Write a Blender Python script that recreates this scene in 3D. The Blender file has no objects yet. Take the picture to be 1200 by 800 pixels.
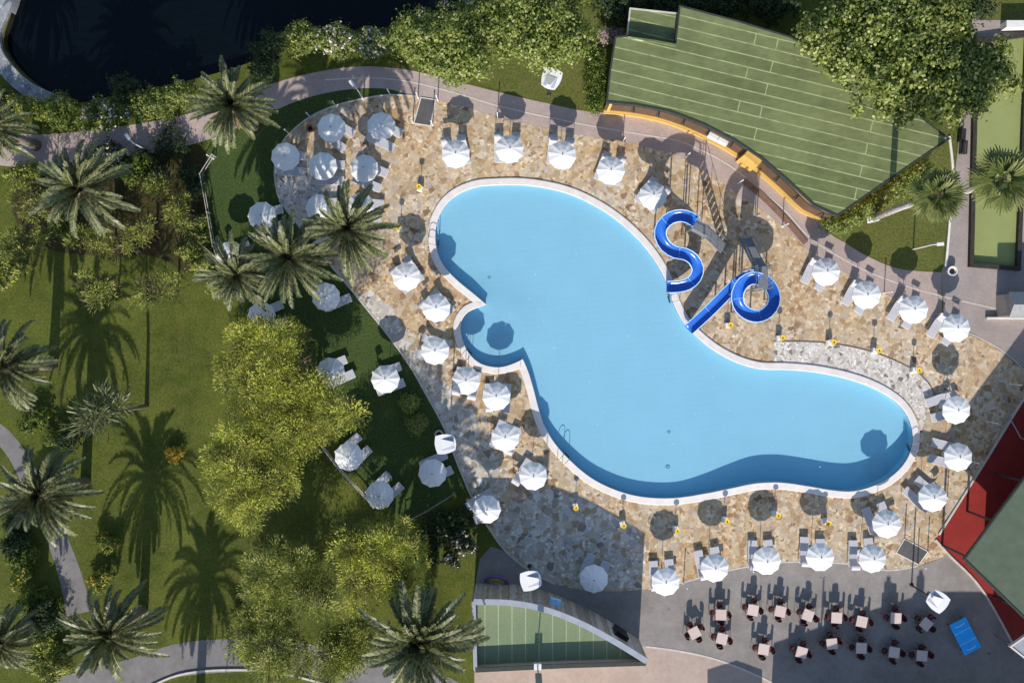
import bpy, bmesh, math, random
import numpy as np
from mathutils import Vector, Matrix, Quaternion
from mathutils.geometry import tessellate_polygon, delaunay_2d_cdt

random.seed(7); RNG = np.random.default_rng(11)
SC = bpy.context.scene; COL = SC.collection
R = math.radians
CAM_H = 68.0; PPM = 16.0

# ------------------------------------------------------------------ plan coordinates
def G(px, py):
    """plan survey unit (16 per metre, x right / y down, origin top-left) -> metres on the ground"""
    return ((px-600)/PPM, (400-py)/PPM)
def P(px, py, h):
    """the plan position of a point seen at that spot of the aerial survey and standing h metres up"""
    f = 1-h/CAM_H
    return ((px-600)/PPM*f, (400-py)/PPM*f)
def GL(pts): return [G(*p) for p in pts]
def PL(pts, h): return [P(p[0], p[1], h) for p in pts]
ORD = 'zeroth first second third fourth fifth sixth seventh eighth ninth tenth eleventh twelfth thirteenth fourteenth fifteenth sixteenth'.split()

# ------------------------------------------------------------------ node materials
def new_mat(name):
    m = bpy.data.materials.new(name); m.use_nodes = True
    nt = m.node_tree; b = nt.nodes['Principled BSDF']
    return m, nt, b
def nd(nt, t, **kw):
    n = nt.nodes.new(t)
    for k, v in kw.items():
        if k in n.inputs.keys(): n.inputs[k].default_value = v
        else: setattr(n, k, v)
    return n
def L(nt, a, b): nt.links.new(a, b)
def ramp(nt, stops, interp='LINEAR'):
    n = nt.nodes.new('ShaderNodeValToRGB'); cr = n.color_ramp; cr.interpolation = interp
    while len(cr.elements) < len(stops): cr.elements.new(0.5)
    for e, (p, c) in zip(cr.elements, stops): e.position = p; e.color = (*c, 1)
    return n
def mixc(nt, fac, a, b, mode='MIX'):
    n = nt.nodes.new('ShaderNodeMix'); n.data_type = 'RGBA'; n.blend_type = mode
    for sock, v in ((n.inputs[0], fac), (n.inputs[6], a), (n.inputs[7], b)):
        if isinstance(v, (int, float)): sock.default_value = v
        elif isinstance(v, tuple): sock.default_value = (*v, 1)
        else: L(nt, v, sock)
    return n.outputs[2]
def coords(nt, scale=(1,1,1), rot=0.0, src='Object'):
    tc = nt.nodes.new('ShaderNodeTexCoord'); mp = nt.nodes.new('ShaderNodeMapping')
    L(nt, tc.outputs[src], mp.inputs[0]); mp.inputs['Scale'].default_value = scale; mp.inputs['Rotation'].default_value = (0,0,rot)
    return mp.outputs[0]
def noise(nt, vec, scale, detail=4, rough=.6):
    n = nd(nt, 'ShaderNodeTexNoise'); n.inputs['Scale'].default_value = scale; n.inputs['Detail'].default_value = detail; n.inputs['Roughness'].default_value = rough
    L(nt, vec, n.inputs['Vector']); return n.outputs['Fac']
def contrast(nt, fac, lo, hi):
    n = nt.nodes.new('ShaderNodeMapRange'); n.inputs[1].default_value = lo; n.inputs[2].default_value = hi; L(nt, fac, n.inputs[0]); return n.outputs[0]
def bump(nt, b, h, strength=.3, dist=.02):
    n = nt.nodes.new('ShaderNodeBump'); n.inputs['Strength'].default_value = strength; n.inputs['Distance'].default_value = dist
    L(nt, h, n.inputs['Height']); L(nt, n.outputs[0], b.inputs['Normal'])
def sc_(c, k): return tuple(min(1, v*k) for v in c)

def M(name, col, rough=.6, var=.12, scale=6, metallic=0.0, spec=.3, bmp=0.0, rnd=0.0):
    """painted / moulded / metal surface with slight wear"""
    m, nt, b = new_mat(name)
    v = coords(nt); f = contrast(nt, noise(nt, v, scale), .3, .7)
    c = mixc(nt, f, sc_(col, 1-var), sc_(col, 1+var))
    if rnd:
        oi = nt.nodes.new('ShaderNodeObjectInfo')
        c = mixc(nt, contrast(nt, oi.outputs['Random'], 0, 1), c, mixc(nt, 1.0, c, (1-rnd,)*3, 'MULTIPLY'))
    L(nt, c, b.inputs['Base Color'])
    b.inputs['Roughness'].default_value = rough; b.inputs['Metallic'].default_value = metallic; b.inputs['Specular IOR Level'].default_value = spec
    if bmp: bump(nt, b, noise(nt, v, scale*4), bmp)
    return m

def grass_mat(name, a, b_, c_, stripes=0.0):
    m, nt, b = new_mat(name); v = coords(nt)
    f1 = contrast(nt, noise(nt, v, .22, 6, .7), .36, .64)
    f2 = contrast(nt, noise(nt, v, 1.3, 6, .75), .36, .64)
    f3 = contrast(nt, noise(nt, v, 6.5, 5, .8), .34, .66)
    c = mixc(nt, f1, a, b_)
    c = mixc(nt, f2, mixc(nt, .55, c, c_), c)
    c = mixc(nt, f3, mixc(nt, 1.0, c, (.5, .52, .5), 'MULTIPLY'), mixc(nt, 1.0, c, (1.4, 1.36, 1.28), 'MULTIPLY'))
    L(nt, c, b.inputs['Base Color']); b.inputs['Roughness'].default_value = .85; b.inputs['Specular IOR Level'].default_value = .1
    bump(nt, b, noise(nt, v, 22, 4, .75), .8, .06)
    return m

def stone_mat(name, scale, stops, warm_stops=None, mortar=(.3,.27,.23), mw=.03, warp=.25, grime=.25):
    """irregular flagstones: warped cells, each with a stone colour of its own, pale joints"""
    m, nt, b = new_mat(name); v = coords(nt)
    nz = nd(nt, 'ShaderNodeTexNoise'); nz.inputs['Scale'].default_value = 1.7; nz.inputs['Detail'].default_value = 2; L(nt, v, nz.inputs['Vector'])
    off = nt.nodes.new('ShaderNodeVectorMath'); off.operation = 'MULTIPLY_ADD'; off.inputs[1].default_value = (warp,)*3
    L(nt, nz.outputs['Color'], off.inputs[0]); L(nt, v, off.inputs[2])
    flat = nt.nodes.new('ShaderNodeVectorMath'); flat.operation = 'MULTIPLY'; flat.inputs[1].default_value = (1, 1, 0); L(nt, off.outputs[0], flat.inputs[0])
    vo = nd(nt, 'ShaderNodeTexVoronoi'); vo.voronoi_dimensions = '2D'; vo.inputs['Scale'].default_value = scale; vo.inputs['Randomness'].default_value = .95; L(nt, flat.outputs[0], vo.inputs['Vector'])
    ve = nd(nt, 'ShaderNodeTexVoronoi'); ve.voronoi_dimensions = '2D'; ve.feature = 'DISTANCE_TO_EDGE'; ve.inputs['Scale'].default_value = scale; ve.inputs['Randomness'].default_value = .95; L(nt, flat.outputs[0], ve.inputs['Vector'])
    v2 = nd(nt, 'ShaderNodeTexVoronoi'); v2.voronoi_dimensions = '2D'; v2.inputs['Scale'].default_value = scale*2.1; v2.inputs['Randomness'].default_value = .95; L(nt, flat.outputs[0], v2.inputs['Vector'])
    e2 = nd(nt, 'ShaderNodeTexVoronoi'); e2.voronoi_dimensions = '2D'; e2.feature = 'DISTANCE_TO_EDGE'; e2.inputs['Scale'].default_value = scale*2.1; e2.inputs['Randomness'].default_value = .95; L(nt, flat.outputs[0], e2.inputs['Vector'])
    s0 = nt.nodes.new('ShaderNodeSeparateColor'); L(nt, vo.outputs['Color'], s0.inputs[0])
    gt = nt.nodes.new('ShaderNodeMath'); gt.operation = 'GREATER_THAN'; gt.inputs[1].default_value = .42; L(nt, s0.outputs[2], gt.inputs[0])
    sep = nt.nodes.new('ShaderNodeSeparateColor'); L(nt, mixc(nt, gt.outputs[0], vo.outputs['Color'], v2.outputs['Color']), sep.inputs[0])
    rp = ramp(nt, stops, 'CONSTANT'); L(nt, sep.outputs[0], rp.inputs[0]); c = rp.outputs[0]
    if warm_stops:
        rw = ramp(nt, warm_stops, 'CONSTANT'); L(nt, sep.outputs[1], rw.inputs[0])
        c = mixc(nt, contrast(nt, noise(nt, v, .16, 3, .6), .42, .6), c, rw.outputs[0])
    c = mixc(nt, .15, c, (.50,.41,.31)) if warm_stops else c
    c = mixc(nt, 1.0, c, (1.13,1.09,1.02) if warm_stops else (1.12,1.12,1.12), 'MULTIPLY')
    br = mixc(nt, sep.outputs[2], (.74, .74, .75), (1.18, 1.18, 1.17))
    c = mixc(nt, 1.0, c, br, 'MULTIPLY')
    f = contrast(nt, noise(nt, v, 5, 6, .7), .28, .72)
    c = mixc(nt, f, mixc(nt, 1.0, c, (1-grime,)*3, 'MULTIPLY'), mixc(nt, 1.0, c, (1+grime*.7,)*3, 'MULTIPLY'))
    f0 = contrast(nt, noise(nt, v, .5, 4, .6), .35, .65)
    c = mixc(nt, f0, mixc(nt, 1.0, c, (.84, .84, .85), 'MULTIPLY'), c)
    es = contrast(nt, e2.outputs['Distance'], mw*.5, mw*1.3); eb = contrast(nt, ve.outputs['Distance'], mw*.4, mw)
    em = nt.nodes.new('ShaderNodeMath'); em.operation = 'MAXIMUM'; L(nt, es, em.inputs[0]); iv = nt.nodes.new('ShaderNodeMath'); iv.operation = 'SUBTRACT'; iv.inputs[0].default_value = 1; L(nt, gt.outputs[0], iv.inputs[1]); L(nt, iv.outputs[0], em.inputs[1])
    en = nt.nodes.new('ShaderNodeMath'); en.operation = 'MINIMUM'; L(nt, em.outputs[0], en.inputs[0]); L(nt, eb, en.inputs[1]); e = en.outputs[0]
    c = mixc(nt, e, mortar, c)
    L(nt, c, b.inputs['Base Color']); b.inputs['Roughness'].default_value = .8; b.inputs['Specular IOR Level'].default_value = .2
    bump(nt, b, e, .5, .012)
    return m

def asphalt_mat(name, col, var=.18, patch=.2):
    m, nt, b = new_mat(name); v = coords(nt)
    f = contrast(nt, noise(nt, v, 18, 3, .8), .3, .7); f2 = contrast(nt, noise(nt, v, .5, 5, .6), .35, .65); f3 = contrast(nt, noise(nt, v, 2.4, 6, .75), .36, .6)
    f4 = contrast(nt, noise(nt, v, .85, 3, .6), .66, .74)
    c = mixc(nt, f, sc_(col, 1-var), sc_(col, 1+var))
    c = mixc(nt, f2, mixc(nt, 1.0, c, (1-patch,)*3, 'MULTIPLY'), c)
    c = mixc(nt, f3, mixc(nt, 1.0, c, (.86,.86,.87), 'MULTIPLY'), c)
    c = mixc(nt, f4, c, mixc(nt, 1.0, c, (.62,.61,.60), 'MULTIPLY'))
    L(nt, c, b.inputs['Base Color']); b.inputs['Roughness'].default_value = .85; b.inputs['Specular IOR Level'].default_value = .2
    bump(nt, b, f, .3, .01); return m

def brick_mat(name, c1, c2, mortar, w, h, ms, rot=0.0, rough=.8, off=.5, patch=.25, grain=.85):
    m, nt, b = new_mat(name); v = coords(nt, rot=rot)
    br = nd(nt, 'ShaderNodeTexBrick'); br.inputs['Color1'].default_value = (*c1,1); br.inputs['Color2'].default_value = (*c2,1); br.inputs['Mortar'].default_value = (*mortar,1)
    br.inputs['Scale'].default_value = 1; br.inputs['Brick Width'].default_value = w; br.inputs['Row Height'].default_value = h; br.inputs['Mortar Size'].default_value = ms; br.inputs['Mortar Smooth'].default_value = .3
    br.offset = off; L(nt, v, br.inputs['Vector'])
    f2 = contrast(nt, noise(nt, v, .45, 5, .6), .33, .67); f = contrast(nt, noise(nt, v, 9, 4, .7), .3, .7)
    c = mixc(nt, f2, mixc(nt, 1.0, br.outputs['Color'], (1-patch,)*3, 'MULTIPLY'), br.outputs['Color'])
    c = mixc(nt, f, mixc(nt, 1.0, c, (grain,)*3, 'MULTIPLY'), mixc(nt, 1.0, c, (1+(1-grain)*.7,)*3, 'MULTIPLY'))
    L(nt, c, b.inputs['Base Color']); b.inputs['Roughness'].default_value = rough; b.inputs['Specular IOR Level'].default_value = .15
    return m

def roof_mat(name, c1, c2, mortar, w, h, ms, rot=0.0, rough=.8, off=.5, patch=.25):
    """felt strips with pale lap seams; cross laps fall at uneven spots"""
    m, nt, b = new_mat(name); v = coords(nt, rot=rot); cs = []; fs_ = []
    wv = nd(nt, 'ShaderNodeTexNoise'); wv.inputs['Scale'].default_value = 1.1; L(nt, v, wv.inputs['Vector'])
    wo = nt.nodes.new('ShaderNodeVectorMath'); wo.operation = 'MULTIPLY_ADD'; wo.inputs[1].default_value = (.10,.05,0); L(nt, wv.outputs['Color'], wo.inputs[0]); L(nt, v, wo.inputs[2])
    for (bw, of, fr) in ((w*1.9, off, 2), (w*2.7, .61, 3)):
        br = nd(nt, 'ShaderNodeTexBrick'); br.inputs['Color1'].default_value = (*c1,1); br.inputs['Color2'].default_value = (*c2,1); br.inputs['Mortar'].default_value = (*c1,1)
        br.inputs['Scale'].default_value = 1; br.inputs['Brick Width'].default_value = bw; br.inputs['Row Height'].default_value = h; br.inputs['Mortar Size'].default_value = ms; br.inputs['Mortar Smooth'].default_value = .5
        br.offset = of; br.offset_frequency = fr; L(nt, wo.outputs[0], br.inputs['Vector']); cs.append(br.outputs['Color']); fs_.append(br.outputs['Fac'])
    mxm = nt.nodes.new('ShaderNodeMath'); mxm.operation = 'MAXIMUM'; L(nt, fs_[0], mxm.inputs[0]); L(nt, fs_[1], mxm.inputs[1])
    c = mixc(nt, .5, cs[0], cs[1])
    f2 = contrast(nt, noise(nt, v, .5, 6, .7), .36, .64); f = contrast(nt, noise(nt, coords(nt, (.5, 3, 1), rot), 2.2, 5, .75), .33, .67)
    c = mixc(nt, f2, mixc(nt, 1.0, c, (1-patch,)*3, 'MULTIPLY'), c)
    c = mixc(nt, f, mixc(nt, 1.0, c, (.84,.86,.86), 'MULTIPLY'), mixc(nt, 1.0, c, (1.1,1.09,1.05), 'MULTIPLY'))
    se = nt.nodes.new('ShaderNodeMath'); se.operation = 'MULTIPLY'; L(nt, mxm.outputs[0], se.inputs[0]); L(nt, contrast(nt, noise(nt, v, 1.7, 3), .1, .55), se.inputs[1])
    L(nt, mixc(nt, se.outputs[0], c, mortar), b.inputs['Base Color']); b.inputs['Roughness'].default_value = rough; b.inputs['Specular IOR Level'].default_value = .15
    return m

def leaf_mat(name, stops, trans=.25, rough=.55, bough=None):
    """leaves: each leaf its own tint, light passes through the blade"""
    m, nt, b = new_mat(name)
    g = nt.nodes.new('ShaderNodeNewGeometry'); rp = ramp(nt, stops); L(nt, g.outputs['Random Per Island'], rp.inputs[0])
    class _o: outputs = [rp.outputs[0]]
    if bough:
        nf_ = contrast(nt, noise(nt, coords(nt), .75, 3, .6), .40, .60)
        rp = _o; _o.outputs = [mixc(nt, nf_, mixc(nt, 1.0, _o.outputs[0], bough, 'MULTIPLY'), _o.outputs[0])]
    L(nt, rp.outputs[0], b.inputs['Base Color']); b.inputs['Roughness'].default_value = rough; b.inputs['Specular IOR Level'].default_value = .25
    tr = nt.nodes.new('ShaderNodeBsdfTranslucent'); L(nt, mixc(nt, 1.0, rp.outputs[0], (1.2, 1.25, .6), 'MULTIPLY'), tr.inputs[0])
    mx = nt.nodes.new('ShaderNodeMixShader'); mx.inputs[0].default_value = trans
    L(nt, b.outputs[0], mx.inputs[1]); L(nt, tr.outputs[0], mx.inputs[2]); L(nt, mx.outputs[0], nt.nodes['Material Output'].inputs[0])
    return m

# ------------------------------------------------------------------ mesh builder
class MB:
    def __init__(s): s.v = []; s.f = []
    def add(s, vs, fs):
        k = len(s.v); s.v += [tuple(x) for x in vs]; s.f += [tuple(i+k for i in f) for f in fs]; return s
    def box(s, c, d, rz=0, m=None):
        x, y, z = d[0]/2, d[1]/2, d[2]/2
        vs = [Vector((a*x, b*y, e*z)) for a in (-1,1) for b in (-1,1) for e in (-1,1)]
        q = m if m is not None else Matrix.Rotation(rz, 3, 'Z')
        return s.add([q@v+Vector(c) for v in vs], [(0,1,3,2),(4,6,7,5),(0,4,5,1),(2,3,7,6),(0,2,6,4),(1,5,7,3)])
    def tube(s, pts, r, n=6, caps=True):
        pts = [Vector(p) for p in pts]; rs = r if isinstance(r, (list, tuple)) else [r]*len(pts)
        vs = []; fs = []; up = None
        for i, p in enumerate(pts):
            t = (pts[min(i+1, len(pts)-1)]-pts[max(i-1, 0)]).normalized()
            if up is None: up = t.orthogonal().normalized()
            up = (up-t*up.dot(t)); up = up.normalized() if up.length > 1e-6 else t.orthogonal().normalized()
            w = t.cross(up)
            for k in range(n):
                a = 2*math.pi*k/n; vs.append(p+(up*math.cos(a)+w*math.sin(a))*rs[i])
        for i in range(len(pts)-1):
            for k in range(n):
                a = i*n+k; b = i*n+(k+1) % n; fs.append((a, b, b+n, a+n))
        if caps: fs.append(tuple(range(n-1, -1, -1))); fs.append(tuple(range((len(pts)-1)*n, len(pts)*n)))
        return s.add(vs, fs)
    def lathe(s, prof, c=(0,0,0), n=16):
        vs = []; fs = []
        for (r, z) in prof:
            for k in range(n):
                a = 2*math.pi*k/n; vs.append((c[0]+r*math.cos(a), c[1]+r*math.sin(a), c[2]+z))
        for i in range(len(prof)-1):
            for k in range(n):
                a = i*n+k; b = i*n+(k+1) % n; fs.append((a, b, b+n, a+n))
        fs.append(tuple(range(n-1, -1, -1))); fs.append(tuple(range((len(prof)-1)*n, len(prof)*n)))
        return s.add(vs, fs)
    def prism(s, poly, z0, z1, holes=()):
        loops = [list(poly)]+[list(h) for h in holes]
        flat = [p for lp in loops for p in lp]; n = len(flat)
        z0 = z0 if callable(z0) else (lambda x, y, q=z0: q); z1 = z1 if callable(z1) else (lambda x, y, q=z1: q)
        vs = [(x, y, z0(x, y)) for x, y in flat]+[(x, y, z1(x, y)) for x, y in flat]
        tri = tessellate_polygon([[Vector((x, y, 0)) for x, y in lp] for lp in loops])
        fs = []
        for t in tri:
            a, b, c = (Vector((*flat[i], 0)) for i in t)
            t = tuple(t) if (b-a).cross(c-a).z > 0 else tuple(reversed(t))
            fs.append(tuple(i+n for i in t)); fs.append(tuple(reversed(t)))
        k = 0
        for lp in loops:
            m_ = len(lp)
            for i in range(m_):
                a = k+i; b = k+(i+1) % m_; fs.append((a, b, b+n, a+n))
            k += m_
        return s.add(vs, fs)
    def build(s, name, mat, parent=None, smooth=False, fix=True):
        me = bpy.data.meshes.new(name); me.from_pydata(s.v, [], s.f)
        if fix:
            bm = bmesh.new(); bm.from_mesh(me); bmesh.ops.recalc_face_normals(bm, faces=bm.faces); bm.to_mesh(me); bm.free()
        me.materials.append(mat)
        if smooth: me.polygons.foreach_set('use_smooth', [True]*len(me.polygons))
        o = bpy.data.objects.new(name, me); COL.objects.link(o)
        if parent: o.parent = parent
        return o
def bevel(o, w=.02, n=2):
    bm = bmesh.new(); bm.from_mesh(o.data)
    bmesh.ops.bevel(bm, geom=list(bm.edges), offset=w, segments=n, affect='EDGES', profile=.6); bm.to_mesh(o.data); bm.free(); return o
def sheet(name, poly, z, mat, holes=(), kind='structure'):
    loops = [list(poly)]+[list(h) for h in holes]; flat = [p for lp in loops for p in lp]
    tri = tessellate_polygon([[Vector((x, y, 0)) for x, y in lp] for lp in loops]); fs = []
    for t in tri:
        a, b, c = (Vector((*flat[i], 0)) for i in t)
        fs.append(tuple(t) if (b-a).cross(c-a).z > 0 else tuple(reversed(t)))
    mb = MB(); mb.add([(x, y, z) for x, y in flat], fs); o = mb.build(name, mat, fix=False)
    if kind: o['kind'] = kind
    return o
def tag(o, label, cat, group=None):
    o['label'] = label; o['category'] = cat
    if group: o['group'] = group
    return o
def thing(name, label, cat, loc=(0,0,0), rz=0.0, group=None):
    o = bpy.data.objects.new(name, None); COL.objects.link(o); o.empty_display_size = .3
    o.location = loc; o.rotation_euler = (0,0,rz); return tag(o, label, cat, group)
KIDS = {}
def kids(o):
    return [c for c in COL.objects if c.parent == o]
def dup(root, loc, rz, label, group=None, _k=None):
    """a copy of a thing with copies of its parts and sub-parts (mesh data shared)"""
    if root.name not in KIDS: KIDS[root.name] = [(c, kids(c)) for c in kids(root)]
    r = root.copy(); COL.objects.link(r); r.location = loc; r.rotation_euler = (0,0,rz); r['label'] = label
    if group: r['group'] = group
    for c, gs in KIDS[root.name]:
        d = c.copy(); COL.objects.link(d); d.parent = r
        for g in gs:
            e = g.copy(); COL.objects.link(e); e.parent = d
    return r

def spline(pts, closed=False, step=6, sharp=()):
    """Catmull-Rom through plan points; indices in sharp stay corners"""
    n = len(pts); out = []
    dim = len(pts[0]); A = [np.array(p, float) for p in pts]
    for i in range(n if closed else n-1):
        p1 = A[i]; p2 = A[(i+1) % n]
        p0 = A[(i-1) % n] if (closed or i > 0) else p1; p3 = A[(i+2) % n] if (closed or i+2 < n) else p2
        if i in sharp: p0 = p1-(p2-p1)*.5
        if (i+1) % n in sharp: p3 = p2+(p2-p1)*.5
        k = max(2, int(np.linalg.norm((p2-p1)[:2])/step))
        for j in range(k):
            t = j/k
            out.append(tuple(.5*((2*p1)+(-p0+p2)*t+(2*p0-5*p1+4*p2-p3)*t*t+(-p0+3*p1-3*p2+p3)*t**3)))
    if not closed: out.append(tuple(A[-1]))
    return out
def area(p): return sum(p[i][0]*p[(i+1) % len(p)][1]-p[(i+1) % len(p)][0]*p[i][1] for i in range(len(p)))/2
def offset(poly, d, closed=True):
    """move every vertex outward (left of travel for open lines) by d metres"""
    n = len(poly); out = []; sg = 1
    if closed: sg = 1 if area(poly) > 0 else -1
    for i in range(n):
        a = Vector(poly[(i-1) % n] if closed or i > 0 else poly[i]); b = Vector(poly[i]); c = Vector(poly[(i+1) % n] if closed or i < n-1 else poly[i])
        t1 = (b-a); t2 = (c-b)
        if t1.length < 1e-9: t1 = t2
        if t2.length < 1e-9: t2 = t1
        n1 = Vector((t1.y, -t1.x)).normalized()*sg; n2 = Vector((t2.y, -t2.x)).normalized()*sg
        m = (n1+n2); m = m.normalized() if m.length > 1e-6 else n1
        out.append(tuple(b+m*(d/max(.45, m.dot(n1)))))
    return out
def strip(name, line, w, z0, z1, mat, closed=False, kind='structure', parent=None):
    """kerb or wall of width w that follows a plan line"""
    a = offset(line, w/2, closed); b = offset(line, -w/2, closed); n = len(line); vs = []; fs = []
    for i in range(n): vs += [(*a[i], z0), (*a[i], z1), (*b[i], z1), (*b[i], z0)]
    for i in range(n if closed else n-1):
        p = i*4; q = ((i+1) % n)*4
        for k in range(4): fs.append((p+k, p+(k+1) % 4, q+(k+1) % 4, q+k))
    if not closed: fs += [(3,2,1,0), ((n-1)*4, (n-1)*4+1, (n-1)*4+2, (n-1)*4+3)]
    o = MB().add(vs, fs).build(name, mat, parent)
    if kind: o['kind'] = kind
    return o

# ------------------------------------------------------------------ materials
m_grass = grass_mat('meadow grass', (.042,.070,.010), (.108,.138,.022), (.14,.128,.040))
m_lawn = grass_mat('mown lawn', (.042,.078,.024), (.062,.098,.030), (.075,.095,.028))
m_field = grass_mat('dry lawn', (.085,.112,.024), (.13,.15,.036), (.16,.14,.055))
cream = [(0,(.54,.43,.29)),(.2,(.66,.58,.46)),(.34,(.45,.33,.20)),(.46,(.60,.54,.47)),(.6,(.36,.24,.12)),(.68,(.60,.46,.28)),(.8,(.46,.42,.38)),(.91,(.23,.14,.08))]
warm = [(0,(.52,.36,.19)),(.2,(.42,.26,.11)),(.34,(.60,.47,.30)),(.48,(.33,.18,.08)),(.58,(.57,.47,.35)),(.72,(.46,.31,.15)),(.85,(.24,.12,.06)),(.91,(.64,.55,.44))]
m_paving = stone_mat('crazy paving', 2.35, cream, warm, (.47,.40,.31), .032, .55, .26)
m_pebble = stone_mat('pale pebble paving', 3.6, [(0,(.62,.58,.53)),(.25,(.55,.51,.46)),(.45,(.70,.67,.63)),(.65,(.44,.38,.31)),(.78,(.63,.57,.49)),(.93,(.22,.19,.17))], None, (.55,.51,.46), .03, .18, .2)
m_path = brick_mat('brick path', (.46,.355,.32), (.40,.31,.285), (.45,.38,.34), .24, .12, .012, R(25), patch=.2)
m_court = brick_mat('paver court', (.37,.315,.29), (.33,.28,.26), (.33,.29,.27), .22, .11, .012, R(8), patch=.18)
m_terrace = asphalt_mat('terrace asphalt', (.295,.27,.25), .2, .24)
m_lane = asphalt_mat('grey lane', (.23,.215,.21), .15, .26)
m_beige = asphalt_mat('beige pavement', (.45,.355,.295), .1, .12)
m_redfloor = M('red floor paint', (.24,.024,.019), .55, .12, 1.2)
m_kerb = M('pale kerb stone', (.52,.48,.43), .75, .15, 3)
m_coping = M('pool coping stone', (.70,.655,.62), .65, .08, 1.6, bmp=.05)
m_poolin = brick_mat('pool mosaic', (.275,.515,.63), (.278,.52,.635), (.29,.535,.65), 3.0, .42, .03, R(-6), .4, 0, .04, .97)
m_tileline = M('waterline shade tile', (.03,.16,.30), .4, .2, 5)
m_brownb = M('brown timber border', (.19,.115,.08), .75, .2, 3)
m_white = M('white canvas', (.73,.73,.725), .75, .05, 1.2, bmp=.05, rnd=.10)
m_wmetal = M('white coated metal', (.66,.66,.66), .45, .05, 4)
m_sling = M('white mesh sling', (.46,.46,.50), .6, .06, 5)
m_dark = M('dark steel', (.03,.03,.035), .5, .2, 5)
m_grey = M('galvanised steel', (.25,.26,.27), .45, .15, 5, .5)
m_maroon = M('maroon woven resin', (.075,.017,.018), .55, .25, 30)
m_ttop = M('pinkish table laminate', (.60,.48,.43), .5, .06, 3, rnd=.12)
m_yellow = M('yellow plastic', (.80,.52,.03), .45, .08, 6)
m_concrete = M('white concrete', (.66,.64,.60), .8, .1, 5)
m_yplaster = M('ochre yellow plaster', (.54,.35,.10), .8, .08, 1.5)
m_brown = M('brown shutter wood', (.10,.06,.035), .6, .2, 3)
m_slide = M('glossy blue fibreglass', (.018,.115,.48), .22, .1, 1.2, spec=.5)
m_joint = M('slide joint flange', (.12,.30,.62), .4, .1, 3)
m_rim = M('pale blue slide rim', (.42,.60,.78), .4, .06, 3)
m_clay = M('terracotta', (.32,.16,.10), .8, .2, 6)
m_soil = M('dark soil', (.02,.014,.01), .95, .3, 12)
m_bark = M('brown bark', (.14,.10,.07), .9, .35, 6, bmp=.5)
m_palmbark = M('ringed palm bark', (.20,.17,.14), .9, .45, 9, bmp=.6)
m_roofgreen = roof_mat('green roof felt', (.150,.180,.075), (.200,.226,.102), (.34,.40,.20), 11.0, .80, .05, R(13.5), .8, .37, .3)
m_roofplain = M('plain green roof felt', (.085,.112,.075), .8, .14, 1.2)
m_roofrib = brick_mat('ribbed green roof', (.19,.245,.14), (.205,.26,.155), (.36,.42,.28), 40, .94, .035, R(90), .8, 0, .12)
m_roofedge = M('dark roof edge', (.035,.04,.035), .7, .2, 3)
m_palerim = M('pale grey parapet cap', (.30,.325,.375), .6, .12, 2)
m_wallstone = stone_mat('rough stone facing', 2.6, [(0,(.36,.31,.27)),(.25,(.44,.38,.32)),(.45,(.29,.24,.20)),(.6,(.48,.44,.40)),(.8,(.40,.30,.22))], None, (.24,.21,.18), .04, .3, .3)
m_pondwall = stone_mat('pond wall stone', 2.2, [(0,(.28,.29,.30)),(.4,(.33,.34,.35)),(.7,(.23,.24,.25))], None, (.26,.26,.26), .03, .3, .2)
m_bowl = M('bowling carpet', (.255,.285,.11), .9, .07, .5, spec=.05)
m_bluetop = M('bright blue table paint', (.018,.40,.95), .35, .1, 2)
m_palebl = M('pale blue stripe', (.35,.62,.90), .5, .15, 6)
m_glassblk = M('dark opening', (.006,.006,.007), .4, .2, 4)
m_shadefas = M('off white fascia', (.62,.60,.55), .6, .06, 2)
m_mat = brick_mat('dark rubber mat', (.12,.115,.115), (.14,.135,.135), (.08,.08,.08), .9, .09, .012, R(14), .9)

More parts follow.
